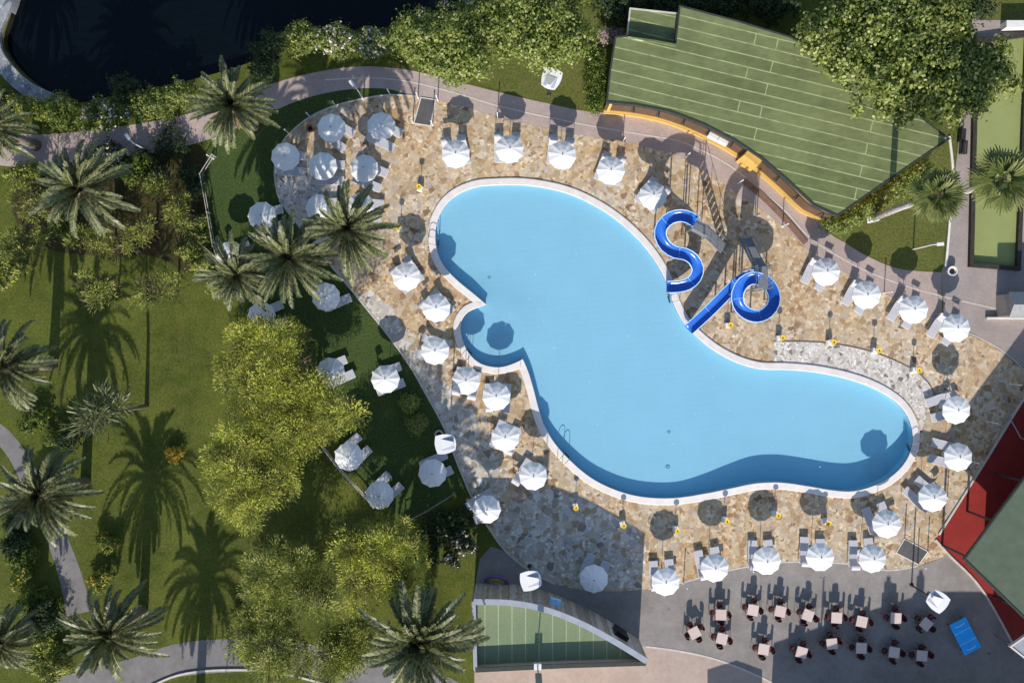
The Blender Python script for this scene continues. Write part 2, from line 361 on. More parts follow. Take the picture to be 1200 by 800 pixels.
def water_mat(name, tint, body, body_mix, gl_rough=.05, wave=.25, wscale=2.5, refl=1.33):
    m = bpy.data.materials.new(name); m.use_nodes = True; nt = m.node_tree; nt.nodes.remove(nt.nodes['Principled BSDF'])
    v = coords(nt, (1, 3.0, 1)); bp = nt.nodes.new('ShaderNodeBump'); bp.inputs['Strength'].default_value = wave; bp.inputs['Distance'].default_value = .05; L(nt, noise(nt, v, wscale, 4, .6), bp.inputs['Height'])
    tr = nt.nodes.new('ShaderNodeBsdfTransparent'); tr.inputs[0].default_value = (*tint, 1)
    di = nt.nodes.new('ShaderNodeBsdfDiffuse'); L(nt, bp.outputs[0], di.inputs['Normal'])
    f = contrast(nt, noise(nt, coords(nt, (.7, 2.6, 1), R(-7)), 1.3, 3, .55), .35, .65)
    L(nt, mixc(nt, f, sc_(body, .82), sc_(body, 1.18)), di.inputs[0])
    mx = nt.nodes.new('ShaderNodeMixShader'); mx.inputs[0].default_value = body_mix; L(nt, tr.outputs[0], mx.inputs[1]); L(nt, di.outputs[0], mx.inputs[2])
    gl = nt.nodes.new('ShaderNodeBsdfGlossy'); gl.inputs['Roughness'].default_value = gl_rough; L(nt, bp.outputs[0], gl.inputs['Normal'])
    fr = nt.nodes.new('ShaderNodeLayerWeight'); L(nt, bp.outputs[0], fr.inputs['Normal'])
    pw = nt.nodes.new('ShaderNodeMath'); pw.operation = 'POWER'; pw.inputs[1].default_value = 5; L(nt, fr.outputs['Facing'], pw.inputs[0])
    ma = nt.nodes.new('ShaderNodeMath'); ma.operation = 'MULTIPLY_ADD'; ma.inputs[1].default_value = .9; ma.inputs[2].default_value = .02; L(nt, pw.outputs[0], ma.inputs[0])
    m2 = nt.nodes.new('ShaderNodeMixShader'); L(nt, ma.outputs[0], m2.inputs[0]); L(nt, mx.outputs[0], m2.inputs[1]); L(nt, gl.outputs[0], m2.inputs[2])
    L(nt, m2.outputs[0], nt.nodes['Material Output'].inputs[0]); return m
m_water = water_mat('pool water', (.95,.99,1.0), (.0,.40,1.0), .05)
m_pond = water_mat('dark pond water', (.03,.05,.06), (.002,.004,.006), .9, .03, .15)

# ------------------------------------------------------------------ light, sky, camera
sd = Vector((.0977, 1.772, -1)).normalized()
w = bpy.data.worlds.new('World'); SC.world = w; w.use_nodes = True
sky = w.node_tree.nodes.new('ShaderNodeTexSky'); sky.sky_type = 'NISHITA'; sky.sun_disc = False
sky.sun_elevation = math.asin(-sd.z); sky.sun_rotation = math.atan2(-sd.x, -sd.y) % (2*math.pi); sky.air_density = 1.0; sky.dust_density = .6
w.node_tree.links.new(sky.outputs[0], w.node_tree.nodes['Background'].inputs[0]); w.node_tree.nodes['Background'].inputs[1].default_value = .135
sl = bpy.data.lights.new('sun', 'SUN'); sl.energy = 4.5; sl.angle = R(.53); sl.color = (1, .93, .84)
so = bpy.data.objects.new('sun', sl); COL.objects.link(so); so.rotation_euler = sd.to_track_quat('-Z', 'Y').to_euler(); so.location = (0, -60, 40)
cd = bpy.data.cameras.new('camera'); cd.sensor_width = 36; cd.lens = 36*CAM_H/75.0; cd.clip_end = 600; cd.clip_start = .5
co = bpy.data.objects.new('camera', cd); COL.objects.link(co); co.location = (0,0,CAM_H); SC.camera = co
vs_ = SC.view_settings; vs_.view_transform = 'Standard'; vs_.look = 'None'; vs_.gamma = 1; vs_.use_curve_mapping = False; vs_.exposure = .45

# ------------------------------------------------------------------ the ground
pool_px = [(510,280),(511,265),(515,252),(525,237),(540,226),(560,219),(585,217),(612,217),(642,221),(671,229),(700,243),(725,260),(748,281),(765,302),(777,322),(784,340),(790,357),(800,376),(815,393),(836,410),(862,424),(890,432),(922,433),(955,436),(990,443),(1020,453),(1045,467),(1060,482),(1068,500),(1069,520),(1061,540),(1045,557),(1025,568),(1000,575),(975,574),(945,569),(915,565),(885,566),(855,572),(825,578),(790,583),(755,582),(725,575),(695,561),(670,541),(650,519),(637,497),(630,475),(624,452),(618,433),(612.5,420.5),(605,424.5),(590,429.5),(575,429.5),(560,424),(548.7,412.5),(542,399),(539.3,384.3),(542,373),(549,365),(559,360.5),(569.5,356.5),(556,345),(537.5,330),(522.5,315),(515,303),(511.5,292)]
SH = (pool_px.index((612.5,420.5)), pool_px.index((569.5,356.5)))
POOL = GL(spline(pool_px, True, 5, SH))
pond_px = spline([(32,-60),(12,20),(4,46),(12,68),(42,98),(88,120),(150,108),(215,96),(300,70),(330,38),(400,36),(470,30),(530,14),(585,-4),(640,-60)], False, 12)
POND = GL(pond_px)
big = [(-170,-150),(170,-150),(170,150),(-170,150)]
sheet('ground', big, 0.0, m_grass, [offset(POOL, .22), POND])
# pond basin and water
mbp = MB(); n = len(POND)
vs = [(x, y, 0) for x, y in POND]+[(x, y, -1.6) for x, y in POND]
mbp.add(vs, [(i, (i+1) % n, (i+1) % n+n, i+n) for i in range(n)]); o = mbp.build('pond_bank', m_soil, fix=False); o['kind'] = 'structure'
sheet('pond_bed', POND, -1.6, m_soil)
sheet('pond_water', POND, -.55, m_pond)
strip('pond_wall', GL(spline([(18,-40),(10,0),(-2,28),(-6,46),(0,70),(32,104),(84,127)], False, 8)), 1.05, -.8, .32, m_pondwall, kind=None)
tag(bpy.data.objects['pond_wall'], 'curved pale grey stone wall retaining the rim of the dark pond', 'stone wall')

def sun_lawn():
    pts = [(250,150),(238,206),(246,250),(254,290),(268,330),(300,400),(345,470),(395,530),(430,570),(475,610),(548,572),(535,540),(520,500),(500,463),(480,428),(455,393),(430,362),(408,335),(345,260),(330,240),(323,215),(322,190),(334,160),(364,137),(400,122),(450,112),(480,110),(470,98),(400,90),(330,104),(290,126)]
    return sheet('lawn', GL(pts), .004, m_lawn)
sun_lawn()
outer = spline([(-20,150),(40,158),(110,152),(175,143),(240,128),(320,98),(380,83),(430,78),(483,83),(540,97),(600,112),(640,121),(690,131),(745,133),(800,148),(850,170),(890,197),(935,235),(962,262),(1000,291),(1050,314),(1103,319)], False, 10)
inner_ = spline([(1165,405),(1090,372),(1040,346),(990,319),(945,291),(915,263),(870,231),(800,184),(770,176),(731,166),(690,160),(640,150),(583,137),(540,124),(490,114),(450,104),(400,106),(350,118),(300,140),(240,165),(175,180),(110,186),(40,196),(-20,192)], False, 10)
sheet('path', GL(outer+[(1106,440),(1165,440)]+inner_[0:]), .008, m_path)
sheet('paver_court', GL([(1103,319),(1110,300),(1118,215),(1128,120),(1138,40),(1145,-40),(1260,-40),(1260,480),(1199,430),(1165,405),(1106,372)]), .012, m_court)
# crazy paving deck
deck = GL(spline([(322,200),(326,178),(336,160),(364,137),(400,122),(450,112),(490,114),(540,124),(583,137),(640,150),(690,160),(731,166),(770,176),(800,184),(870,231),(915,263),(945,291),(990,319),(1040,346),(1090,372),(1165,405)], False, 8)
          + [(1215,447),(1200,466),(1096,632),(1112,650),(1075,663)] + spline([(1075,663),(1040,668),(1000,661),(950,658),(900,660),(850,669),(800,682),(755,690),(700,692),(655,685),(620,668),(592,645),(575,622),(560,598),(548,570),(535,540),(520,500),(500,463),(480,428),(455,393),(430,362),(408,335),(375,296),(345,258),(330,238),(323,216)], False, 8)[1:])
sheet('pavement', deck, .016, m_paving, [offset(POOL, .22)])
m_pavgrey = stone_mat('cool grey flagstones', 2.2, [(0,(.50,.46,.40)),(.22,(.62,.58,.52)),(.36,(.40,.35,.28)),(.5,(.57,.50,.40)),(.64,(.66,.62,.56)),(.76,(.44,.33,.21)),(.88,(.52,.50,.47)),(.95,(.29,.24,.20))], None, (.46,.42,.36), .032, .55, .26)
sheet('pavement_grey', GL([(577,622),(585,607),(600,588),(618,583),(630,572),(652,573),(668,582),(690,586),(708,597),(722,606),(740,614),(752,628),(757,640),(755,688),(700,690),(655,683),(621,666),(593,643)]), .020, m_pavgrey)  # paler stones edged on the shade line, lightening that shade by colour
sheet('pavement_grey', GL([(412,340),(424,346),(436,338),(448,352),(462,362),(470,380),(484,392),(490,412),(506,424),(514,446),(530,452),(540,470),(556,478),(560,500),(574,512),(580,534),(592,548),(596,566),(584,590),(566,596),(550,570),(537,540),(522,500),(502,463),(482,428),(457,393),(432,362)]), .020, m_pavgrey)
sheet('pavement_pale', GL(spline([(907,400),(960,401),(1010,409),(1050,423),(1080,440),(1096,462),(1090,470)], False, 8)+spline([(1080,505),(1072,482),(1056,464),(1028,447),(992,435),(956,428),(907,425)], False, 8)), .020, m_pebble)
sheet('pavement_pebble', GL(spline([(327,236),(324,214),(330,196),(350,188),(378,182),(402,196),(405,225),(398,262),(380,290),(355,268)], True, 8)), .020, m_pebble)
sheet('terrace', GL(spline([(1112,650),(1075,663),(1040,668),(1000,661),(950,658),(900,660),(850,669),(800,682),(755,690),(700,692),(655,685),(620,668),(592,645)], False, 8)+[(575,640),(562,655),(556,690),(556,752),(700,757),(757,757)]+spline([(757,757),(800,763),(845,774),(900,797),(960,830)], False, 8)[1:]+[(1300,860),(1300,800),(1190,760),(1150,690)]), .012, m_terrace)
sheet('pavement_beige', GL([(556,752),(700,757)]+spline([(757,757),(800,763),(845,774),(900,797),(960,830)], False, 8)+[(960,900),(556,900)]), .008, m_beige)
sheet('red_terrace', GL([(1215,447),(1200,466),(1096,632),(1112,650),(1150,690),(1190,760),(1300,800),(1300,400)]), .022, m_redfloor)
sheet('lane', GL(spline([(-20,505),(6,530),(30,575),(52,625),(70,680),(78,722)], False, 8)+spline([(108,715),(95,670),(76,622),(55,580),(34,535),(8,502),(-20,485)], False, 8)), .008, m_lane)
sheet('footpath', GL(spline([(20,815),(80,790),(150,772),(210,753),(280,748),(340,752),(420,765),(520,790),(560,820)], False, 8)+spline([(520,840),(420,812),(330,790),(270,787),(190,797),(130,830)], False, 8)), .010, m_lane)
# kerbs and pale joint lines
def kerb(pts, w=.11, z=.05, name='kerb', mat=None): return strip(name, GL(spline(pts, False, 8)), w, .0, z, mat or m_kerb)
kerb([(548,572),(535,540),(520,500),(500,463),(480,428),(455,393),(430,362),(408,335),(375,296),(345,258),(330,238),(323,216),(322,195),(326,178),(336,160),(364,137),(400,122),(450,112),(490,113)])
kerb([(650,684),(620,668),(592,645),(575,622),(560,598),(548,572)], .1, .045)
kerb([(380,94),(430,91.5),(480,96),(540,111),(583,124),(640,137),(700,149),(760,159),(800,167),(850,191),(890,222),(920,247),(950,279),(1000,310),(1050,331),(1100,346),(1168,362)], .09, .022, 'path_joint')
strip('path_border', GL(spline([(872,212),(895,232),(920,257),(944,285)], False, 8)), .42, .0, .10, m_brownb)
kerb([(757,757),(800,763),(845,774),(900,797),(960,830)], .12, .03, 'path_joint')
kerb([(1075,663),(1040,668),(1000,661),(950,658),(900,660),(850,669),(800,682),(760,690)], .1, .024, 'path_joint')
kerb([(1090,372),(1165,405),(1215,447)], .08, .026, 'path_joint')
kerb([(1215,447),(1200,466),(1150,547),(1100,626)], .14, .10, 'deck_kerb'); kerb([(1096,632),(1112,650),(1150,690),(1190,760)], .14, .10, 'deck_kerb')
kerb([(1112,160),(1116,200),(1114,240),(1108,312)], .16, .12, 'lawn_kerb', m_concrete)
kerb([(160,812),(210,790),(270,784),(330,788),(400,806)], .14, .12)
kerb([(907,400),(960,401),(1010,409),(1050,423),(1080,440),(1096,462)], .07, .05, 'step_edge', M('step joint stone', (.16,.14,.13), .8, .2, 4))

# ------------------------------------------------------------------ pool
inner = offset(POOL, -.0)
def pool_depth(x, y):
    t = max(0, min(1, (x-11.5)/7.0)); t = t*t*(3-2*t)
    d = .50+.48*t
    c = math.hypot(x+2.0, y-.5)      # the shallow paddling cove
    return -(d-.12*max(0, min(1, (4.2-c)/1.2)))
def floor_mesh():
    pts = list(offset(POOL, .012)); xs = [p[0] for p in pts]; ys = [p[1] for p in pts]; nb = len(pts)
    allp = [Vector(p) for p in pts]
    x = min(xs)
    while x < max(xs):
        y = min(ys)
        while y < max(ys):
            allp.append(Vector((x+random.uniform(-.05,.05), y))); y += .9
        x += .9
    r = delaunay_2d_cdt(allp, [], [list(range(nb))], 1, 1e-5)
    return [(p.x, p.y, pool_depth(p.x, p.y)) for p in r[0]], r[2]
fv, ff = floor_mesh()
pb = MB(); pb.add(fv, ff); pf = pb.build('pool_floor', m_poolin, smooth=True, fix=True); pf['kind'] = 'structure'
if pf.data.polygons[0].normal.z < 0: pf.data.flip_normals()
out = offset(POOL, .012); n = len(out)
wb = MB(); wb.add([(x, y, .05) for x, y in out]+[(x, y, pool_depth(x, y)-.01) for x, y in out], [(i, (i+1) % n, (i+1) % n+n, i+n) for i in range(n)])
o = wb.build('pool_wall', m_poolin, fix=False); o['kind'] = 'structure'
strip('waterline_shade_tile', offset(POOL, -.012), .024, -.06, .055, m_tileline, True)  # dark tile band whose colour also gives the coping's overhang shade
sheet('pool_water', offset(POOL, .010), -.02, m_water)
cp = MB(); a = POOL; b = offset(POOL, .50); vs = []; fs = []
for i in range(n):
    p, q = a[i], b[i]; mid = lambda t: (p[0]+(q[0]-p[0])*t, p[1]+(q[1]-p[1])*t)
    vs += [(*mid(-.04), .055), (*mid(-.04), .09), (*mid(.02), .115), (*mid(.9), .10), (*q, .085), (*q, .0)]
for i in range(n):
    for k in range(5):
        s_ = i*6+k; t_ = ((i+1) % n)*6+k; fs.append((s_, t_, t_+1, s_+1))
o = cp.add(vs, fs).build('pool_coping', m_coping, fix=True); o['kind'] = 'structure'
m_drain = M('drain cover grey', (.13,.33,.45), .5, .2, 4)
# drain grilles and floor fittings of the pool
for (px, py, s) in [(573,325,.28),(785,507,.3),(784,548,.4)]:
    x, y = G(px, py); o = MB().lathe([(s*.42,0),(s*.42,.02),(s*.36,.03)], (x, y, pool_depth(x, y)), 14).build('drain_cover', m_drain); tag(o, {573: 'small round drain cover on the pool floor off the pointed coping', 785: 'round drain cover on the pool floor midway across the deep bay', 784: 'round drain cover on the floor near the pool\'s shaded terrace wall'}[px], 'drain cover')

fl = MB()  # pale flecks standing in for sun glints on the water
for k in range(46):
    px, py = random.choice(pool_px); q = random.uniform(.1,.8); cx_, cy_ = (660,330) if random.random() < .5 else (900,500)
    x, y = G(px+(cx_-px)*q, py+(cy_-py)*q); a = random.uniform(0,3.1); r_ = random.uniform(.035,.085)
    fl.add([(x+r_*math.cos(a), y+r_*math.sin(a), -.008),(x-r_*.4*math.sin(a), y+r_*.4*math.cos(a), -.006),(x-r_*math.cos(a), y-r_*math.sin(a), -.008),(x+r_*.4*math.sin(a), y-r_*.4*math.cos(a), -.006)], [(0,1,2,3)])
o = fl.build('sun_glint_flecks', m_concrete); o['kind'] = 'stuff'; o['label'] = 'pale flecks painting sun glints over the pool water'
def ladder(px, py, ang, label):
    x, y = G(px, py); t = thing('pool_ladder', label, 'pool ladder', (x, y, 0), ang, 'steel pool ladders')
    for s in (-.26, .26):
        pts = [(-.62, s, .1), (-.60, s, .55), (-.48, s, .72), (-.2, s, .74), (.05, s, .55), (.10, s, .1), (.10, s, -.42)]
        MB().tube([p for p in spline(pts, False, .12)], .022, 6).build('handrail', m_grey, t, True)
    for z in (-.1, -.3): MB().box((.10, 0, z), (.08, .52, .03)).build('rung', m_dark, t)
    return t
ladder(512, 284, R(-10), 'steel pool ladder shaded by the parasol near the palms')
ladder(663, 534, R(45), 'steel pool ladder in the curved bank beside the parasols')
ladder(1067, 523, R(195), 'steel pool ladder at the rounded end by the red deck')
ladder(786, 350, R(195), 'steel pool ladder between the two blue slide ends')
ladder(549, 413, R(50), 'steel pool ladder inside the small paddling cove')

# ------------------------------------------------------------------ parasols and sunbeds
def build_parasol():
    t = thing('parasol', '', 'parasol', (0,0,0), 0, 'white parasols')
    N = 10; r = 1.03; v = [(0,0,2.42)]; f = []
    rings = [(.35, 2.36), (.7, 2.24), (1.0, 2.10)]
    for fr, z in rings:
        for k in range(N*2):
            a = math.pi*k/N; rib = (k % 2 == 0); rr = r*fr*(1 if rib else math.cos(math.pi/N)*.985)
            v.append((rr*math.cos(a), rr*math.sin(a), z-(0 if rib else .02*fr)))
    m_ = N*2
    for k in range(m_): f.append((0, 1+k, 1+(k+1) % m_))
    for j in range(2):
        for k in range(m_):
            a = 1+j*m_+k; b = 1+j*m_+(k+1) % m_; f.append((a, a+m_, b+m_, b))
    k0 = len(v)
    for k in range(m_): x, y, z = v[1+2*m_+k]; v.append((x, y, z-.10))
    for k in range(m_): a = 1+2*m_+k; b = 1+2*m_+(k+1) % m_; f.append((a, k0+k, k0+(k+1) % m_, b))
    mb = MB(); mb.add(v, f); c = mb.build('canopy', m_white, t)
    md = c.modifiers.new('thick', 'SOLIDIFY'); md.thickness = .012
    MB().tube([(0,0,0.05),(0,0,2.42)], .022, 8).build('pole', m_wmetal, t)
    MB().lathe([(.26,0),(.27,.03),(.25,.09),(.06,.13),(.05,.32)], (0,0,.02), 16).build('base', m_concrete, t)
    MB().lathe([(.03,0),(.045,.03),(.03,.07),(.01,.10)], (0,0,2.41), 10).build('finial', m_dark, t)
    for k in range(N):
        a = 2*math.pi*k/N
        MB().tube([(0,0,2.37),(.99*r*math.cos(a), .99*r*math.sin(a), 2.085)], .008, 4).build('rib', m_wmetal, t)
    return t
def build_sunbed():
    """length runs along +X towards the head; origin under the middle"""
    t = thing('sun_lounger', '', 'sun lounger', (0,0,0), 0, 'white sun loungers')
    fr = MB()
    for s in (-.30, .30):
        fr.tube([(-.95, s, .30), (.40, s, .33), (.95, s, .33)], .022, 6)
    fr.tube([(-.95,-.30,.30),(-.95,.30,.30)], .022, 6); fr.tube([(.95,-.30,.33),(.95,.30,.33)], .022, 6)
    fr.build('frame', m_wmetal, t)
    for (x, s) in ((-.78,-.30),(-.78,.30),(.72,-.30),(.72,.30)):
        MB().tube([(x, s, .31),(x+(.05 if x > 0 else -.05), s, .02)], .02, 6).build('leg', m_wmetal, t)
    b = MB(); pr = [(-.94,.325),(-.5,.335),(0,.325),(.36,.345)]
    for i in range(3):
        (x0,z0),(x1,z1) = pr[i], pr[i+1]
        b.add([(x0,-.28,z0),(x1,-.28,z1),(x1,.28,z1),(x0,.28,z0),(x0,-.28,z0-.02),(x1,-.28,z1-.02),(x1,.28,z1-.02),(x0,.28,z0-.02)], [(0,1,2,3),(7,6,5,4),(0,4,5,1),(2,6,7,3),(1,5,6,2),(0,3,7,4)])
    b.build('seat', m_sling, t)
    bk = MB().add([(.38,-.28,.345),(.92,-.28,.60),(.92,.28,.60),(.38,.28,.345),(.38,-.28,.32),(.93,-.28,.575),(.93,.28,.575),(.38,.28,.32)], [(0,1,2,3),(7,6,5,4),(0,4,5,1),(2,6,7,3),(1,5,6,2),(0,3,7,4)])
    bk.build('backrest', m_sling, t)
    hd = MB(); pts = []
    for i in range(6):
        a = i/5; pts.append((.62+.46*a, .98+.10*math.sin(math.pi*a)-.06*a))
    for i in range(5):
        (x0,z0),(x1,z1) = pts[i], pts[i+1]
        hd.add([(x0,-.31,z0),(x1,-.31,z1),(x1,.31,z1),(x0,.31,z0),(x0,-.31,z0-.015),(x1,-.31,z1-.015),(x1,.31,z1-.015),(x0,.31,z0-.015)], [(0,1,2,3),(7,6,5,4),(0,4,5,1),(2,6,7,3)])
    h = hd.build('sunshade', m_sling, t)
    for s in (-.30, .30): MB().tube([(.80, s, .34),(.86, s, .7),(.86, s, 1.02)], .012, 5).build('sunshade_arm', m_wmetal, h)
    return t
proto_par = build_parasol(); proto_bed = build_sunbed(); used = {'par': False, 'bed': False, 'chair': False}
SLIDES = G(845, 310); TERR = G(960, 740); POND_C = G(180, 40)
def place(proto, key, loc, rz, label, grp=None):
    if not used[key]:
        used[key] = True; proto.location = loc; proto.rotation_euler = (0,0,rz); proto['label'] = label; return proto
    return dup(proto, loc, rz, label, grp)
# (survey x, y of canopy, head direction dx, dy in survey units, phrase, which beds (both / one), along-shift)
par = []
for i, (x, y, dx, dy) in enumerate([(534,180,-.22,-1),(594,175,0,-1),(657,180,.12,-1),(716,199,.32,-.95),(764,231,.62,-.8)]): par.append((x, y, dx, dy, f'{ORD[i+1]} parasol from the dark entrance mat along the pool', .45))
for i, (x, y, dx, dy) in enumerate([(968,319,.45,-.9),(1018,345,.52,-.86),(1074,363,.5,-.87),(1121,385,.5,-.87)]): par.append((x, y, dx, dy, f'{ORD[i+1]} parasol from the slides beside the brick path', -.1))
for i, (x, y, dx, dy) in enumerate([(475,322,-.6,-.8),(511,361,-.65,-.75),(508,410,-.9,-.3),(546,447,-.25,.97),(583,465,0,1),(593,513,-.4,.9),(623,558,-.5,.87),(568,597,-.88,.47)]): par.append((x, y, dx, dy, f'{ORD[i+1]} parasol from the palms beside the pool cove', .1))
for (x, y, dx, dy, d) in [(388,437,-.9,.42,'lawn parasol touching the yellow feathery tree'),(450,446,-.93,.37,'lawn parasol beside two small round shrubs'),(408,534,-.73,.68,'lawn parasol over the top of the double rail'),(507,553,-.9,.44,'lawn parasol beside the white topped lamp'),(446,579,-.7,.71,'lawn parasol at the rail corner')]: par.append((x, y, dx, dy, d, -.2))
for i, (x, y, dx, dy) in enumerate([(698,677,-.45,.9),(781,681,.12,1),(837,666,.18,.98),(900,655,.04,1),(962,653,0,1),(1021,655,.03,1)]): par.append((x, y, dx, dy, f'{ORD[i+1]} parasol from the curved roof along the cafe terrace', -.05))
for i, (x, y, dx, dy) in enumerate([(1042,615,.35,.93),(1095,585,.74,.67),(1124,536,.96,.27),(1121,478,.95,-.3)]): par.append((x, y, dx, dy, f'{ORD[i+1]} parasol from the rubber ramp near the red deck', -.25))
for (x, y, dx, dy, d) in [(388,149,-.84,-.54,'shaded parasol beside the clay pot'),(444,150,-.87,-.45,'shaded parasol towards the dark entrance mat'),(332,185,-1,-.05,'shaded parasol overhanging the lawn kerb'),(378,196,-1,-.06,'shaded parasol amid the pebble paving'),(428,200,-.94,-.34,'shaded parasol where paving turns sunny'),(308,254,-.95,.3,'lawn parasol touching the palm fronds by the kerb'),(374,243,-1,0,'parasol half hidden by the tallest palm tips'),(424,243,-1,-.1,'parasol under the outer palm fronds on paving'),(270,299,-.9,.3,'parasol behind the palm by the railing'),(383,346,-.9,.44,'lawn parasol at the foot of three palms'),(308,372,-.92,.35,'lawn parasol between palm and feathery tree')]: par.append((x, y, dx, dy, d, -.2))
HU = 2.24; pi_ = 0
def toward(a, b, base):
    """words that tell the two beds of a pair apart"""
    best = None
    for nm, q in (('the blue slides', SLIDES), ('the cafe tables', TERR), ('the pond', POND_C)):
        da = math.dist(a, q)-math.dist(b, q)
        if best is None or abs(da) > abs(best[1]): best = (nm, da)
    return (('nearer', 'farther from') if best[1] < 0 else ('farther from', 'nearer')), best[0]
for (x, y, dx, dy, d, sh) in par:
    bx, by = P(x, y, HU); hd = Vector((dx, -dy)).normalized(); pr = Vector((-hd.y, hd.x))
    lab = ('white ten sided '+d)
    o = place(proto_par, 'par', (bx, by, .016), random.uniform(0, .63), lab, 'white parasols')
    if o is not proto_par: o.rotation_euler = (R(random.gauss(0,2.2)), R(random.gauss(0,2.2)), random.uniform(0,.63))
    ang = math.atan2(hd.y, hd.x); pos = []
    for s in (1, -1):
        j = random.uniform(-.1, .1); q = Vector((bx, by))+pr*s*.60+hd*(sh+j); pos.append((q.x, q.y, ang+R(random.uniform(-4,4))))
    if 'three palms' in d: pos = [pos[0]] if pos[0][1] < pos[1][1] else [pos[1]]
    if len(pos) == 2: (w1, w2), nm = toward(pos[0][:2], pos[1][:2], None)
    for k, (qx, qy, qa) in enumerate(pos):
        if len(pos) == 1: lb = 'single white lounger under the '+d
        else: lb = f'white lounger {(w1,w2)[k]} {nm}, under {d}'
        lb = lb.replace('the slides beside the brick path', 'slides beside brick path') if len(lb.split()) > 16 else lb
        lw = [q_ for q_ in lb.split() if q_ != 'the'] if len(lb.split()) > 16 else lb.split()
        place(proto_bed, 'bed', (qx, qy, .016), qa, ' '.join(lw), 'white sun loungers')

# ------------------------------------------------------------------ cafe tables and chairs
def build_table():
    t = thing('cafe_table', '', 'table', (0,0,0), 0, 'square cafe tables')
    bevel(MB().box((0,0,.735), (.78,.78,.03)).build('tabletop', m_ttop, t), .008, 1)
    for a in (-1, 1):
        for b in (-1, 1): MB().tube([(a*.32, b*.32, .72),(a*.34, b*.34, .0)], .02, 6).build('leg', m_dark, t)
    return t
def build_chair():
    """faces +Y; origin on the floor under the seat"""
    t = thing('cafe_chair', '', 'chair', (0,0,0), 0, 'maroon cafe chairs')
    MB().lathe([(.20,-.03),(.235,-.015),(.235,.01),(.19,.025)], (0,0,.44), 14).build('seat', m_maroon, t)
    bk = MB(); rows = []
    for z, rr in ((.50,.225),(.68,.235),(.86,.23)):
        rows.append([(rr*math.sin(a), -rr*math.cos(a)-.02*(z-.5), z) for a in [R(d) for d in range(-78, 79, 13)]])
    vs = [p for r_ in rows for p in r_]; c_ = len(rows[0]); fs = [(i*c_+k, i*c_+k+1, (i+1)*c_+k+1, (i+1)*c_+k) for i in range(2) for k in range(c_-1)]
    bo = bk.add(vs, fs).build('backrest', m_maroon, t, True); md = bo.modifiers.new('thick', 'SOLIDIFY'); md.thickness = .025
    for (a, b) in ((-.17,-.17),(.17,-.17)): MB().tube([(a*1.15, b*1.15, 0),(a, b, .44),(a*1.1, b*1.12, .86)], .016, 5).build('leg', m_dark, t)
    for (a, b) in ((-.17,.17),(.17,.17)): MB().tube([(a*1.12, b*1.12, 0),(a, b, .43)], .016, 5).build('leg', m_dark, t)
    return t
proto_tab = build_table(); proto_ch = build_chair(); used['tab'] = False
row1 = [(845,720,2),(882.5,714.5,10),(914.5,716,12),(947,720.5,20),(980.5,723.5,3),(1010,728,12),(1050,724,3),(1085.5,731,40)]
row2 = [(814,741,-28),(846,748,14),(895,760.5,10),(939.5,764,15),(975,754,-6),(1009.5,759,3),(1048,764,8),(1080.5,768,4)]
for rows, nm in ((row1, 'pool side row'), (row2, 'outer row')):
    for i, (x, y, a) in enumerate(rows):
        bx, by = P(x, y, .75); d = f'{ORD[i+1]} table from the curved roof in the {nm}'
        lab = 'square pinkish cafe table, '+d.replace(' table', '')
        place(proto_tab, 'tab', (bx, by, .013), R(-a), lab, 'square cafe tables')
        for k, side in enumerate(('terrace kerb', 'red deck', 'pool', 'curved roof')):
            an = R(-a)+[-math.pi/2, 0, math.pi/2, math.pi][k]
            rr = random.uniform(.52, .62); j = random.uniform(-.07, .07)
            cx, cy = bx+rr*math.cos(an)-j*math.sin(an), by+rr*math.sin(an)+j*math.cos(an)
            lb = f'maroon chair on {side} side of {d}'.replace('from the curved roof in the', 'from curved roof in')
            place(proto_ch, 'chair', (cx, cy, .013), an+math.pi/2+R(random.uniform(-14,14)), lb, 'maroon cafe chairs')

# ------------------------------------------------------------------ small fittings
used['st'] = False
def build_stand():
    t = thing('ashtray_stand', '', 'ashtray stand', (0,0,0), 0, 'yellow topped stands round the pool')
    bevel(MB().box((0,0,.23), (.40,.40,.46)).build('plinth', m_concrete, t), .03, 2)
    MB().tube([(0,0,.46),(0,0,1.08)], .025, 8).build('post', m_wmetal, t)
    tp = MB().lathe([(.05,0),(.17,.04),(.20,.10),(.19,.14),(.10,.12)], (0,0,1.06), 16).build('dish', m_yellow, t, False)
    MB().lathe([(.05,0),(.05,.03)], (0,0,1.18), 10).build('hole_cap', m_dark, tp)
    return t
proto_st = build_stand()
stands = [(491,219,'by the pool corner, farther up than its neighbour'),(467,267,'touching the palm frond tips'),
  (856,381,'first from the slides along the far bank'),(917,396,'second from the slides along the far bank'),(977,401,'third from the slides along the far bank'),(1030,411,'fourth from the slides along the far bank'),(1077,434,'fifth from the slides along the far bank'),
  (675,595,'first from the curved roof along the terrace bank'),(731,616,'second from the curved roof along the terrace bank'),(794,622,'third from the curved roof along the terrace bank'),(852,611,'fourth from the curved roof along the terrace bank'),(912,604,'fifth from the curved roof along the terrace bank'),(971,613,'sixth from the curved roof along the terrace bank')]
for (x, y, d) in stands:
    bx, by = P(x, y, 1.1); place(proto_st, 'st', (bx, by, .016), random.uniform(-.3,.3), 'yellow topped stand on white plinth, '+d, 'yellow topped stands round the pool')

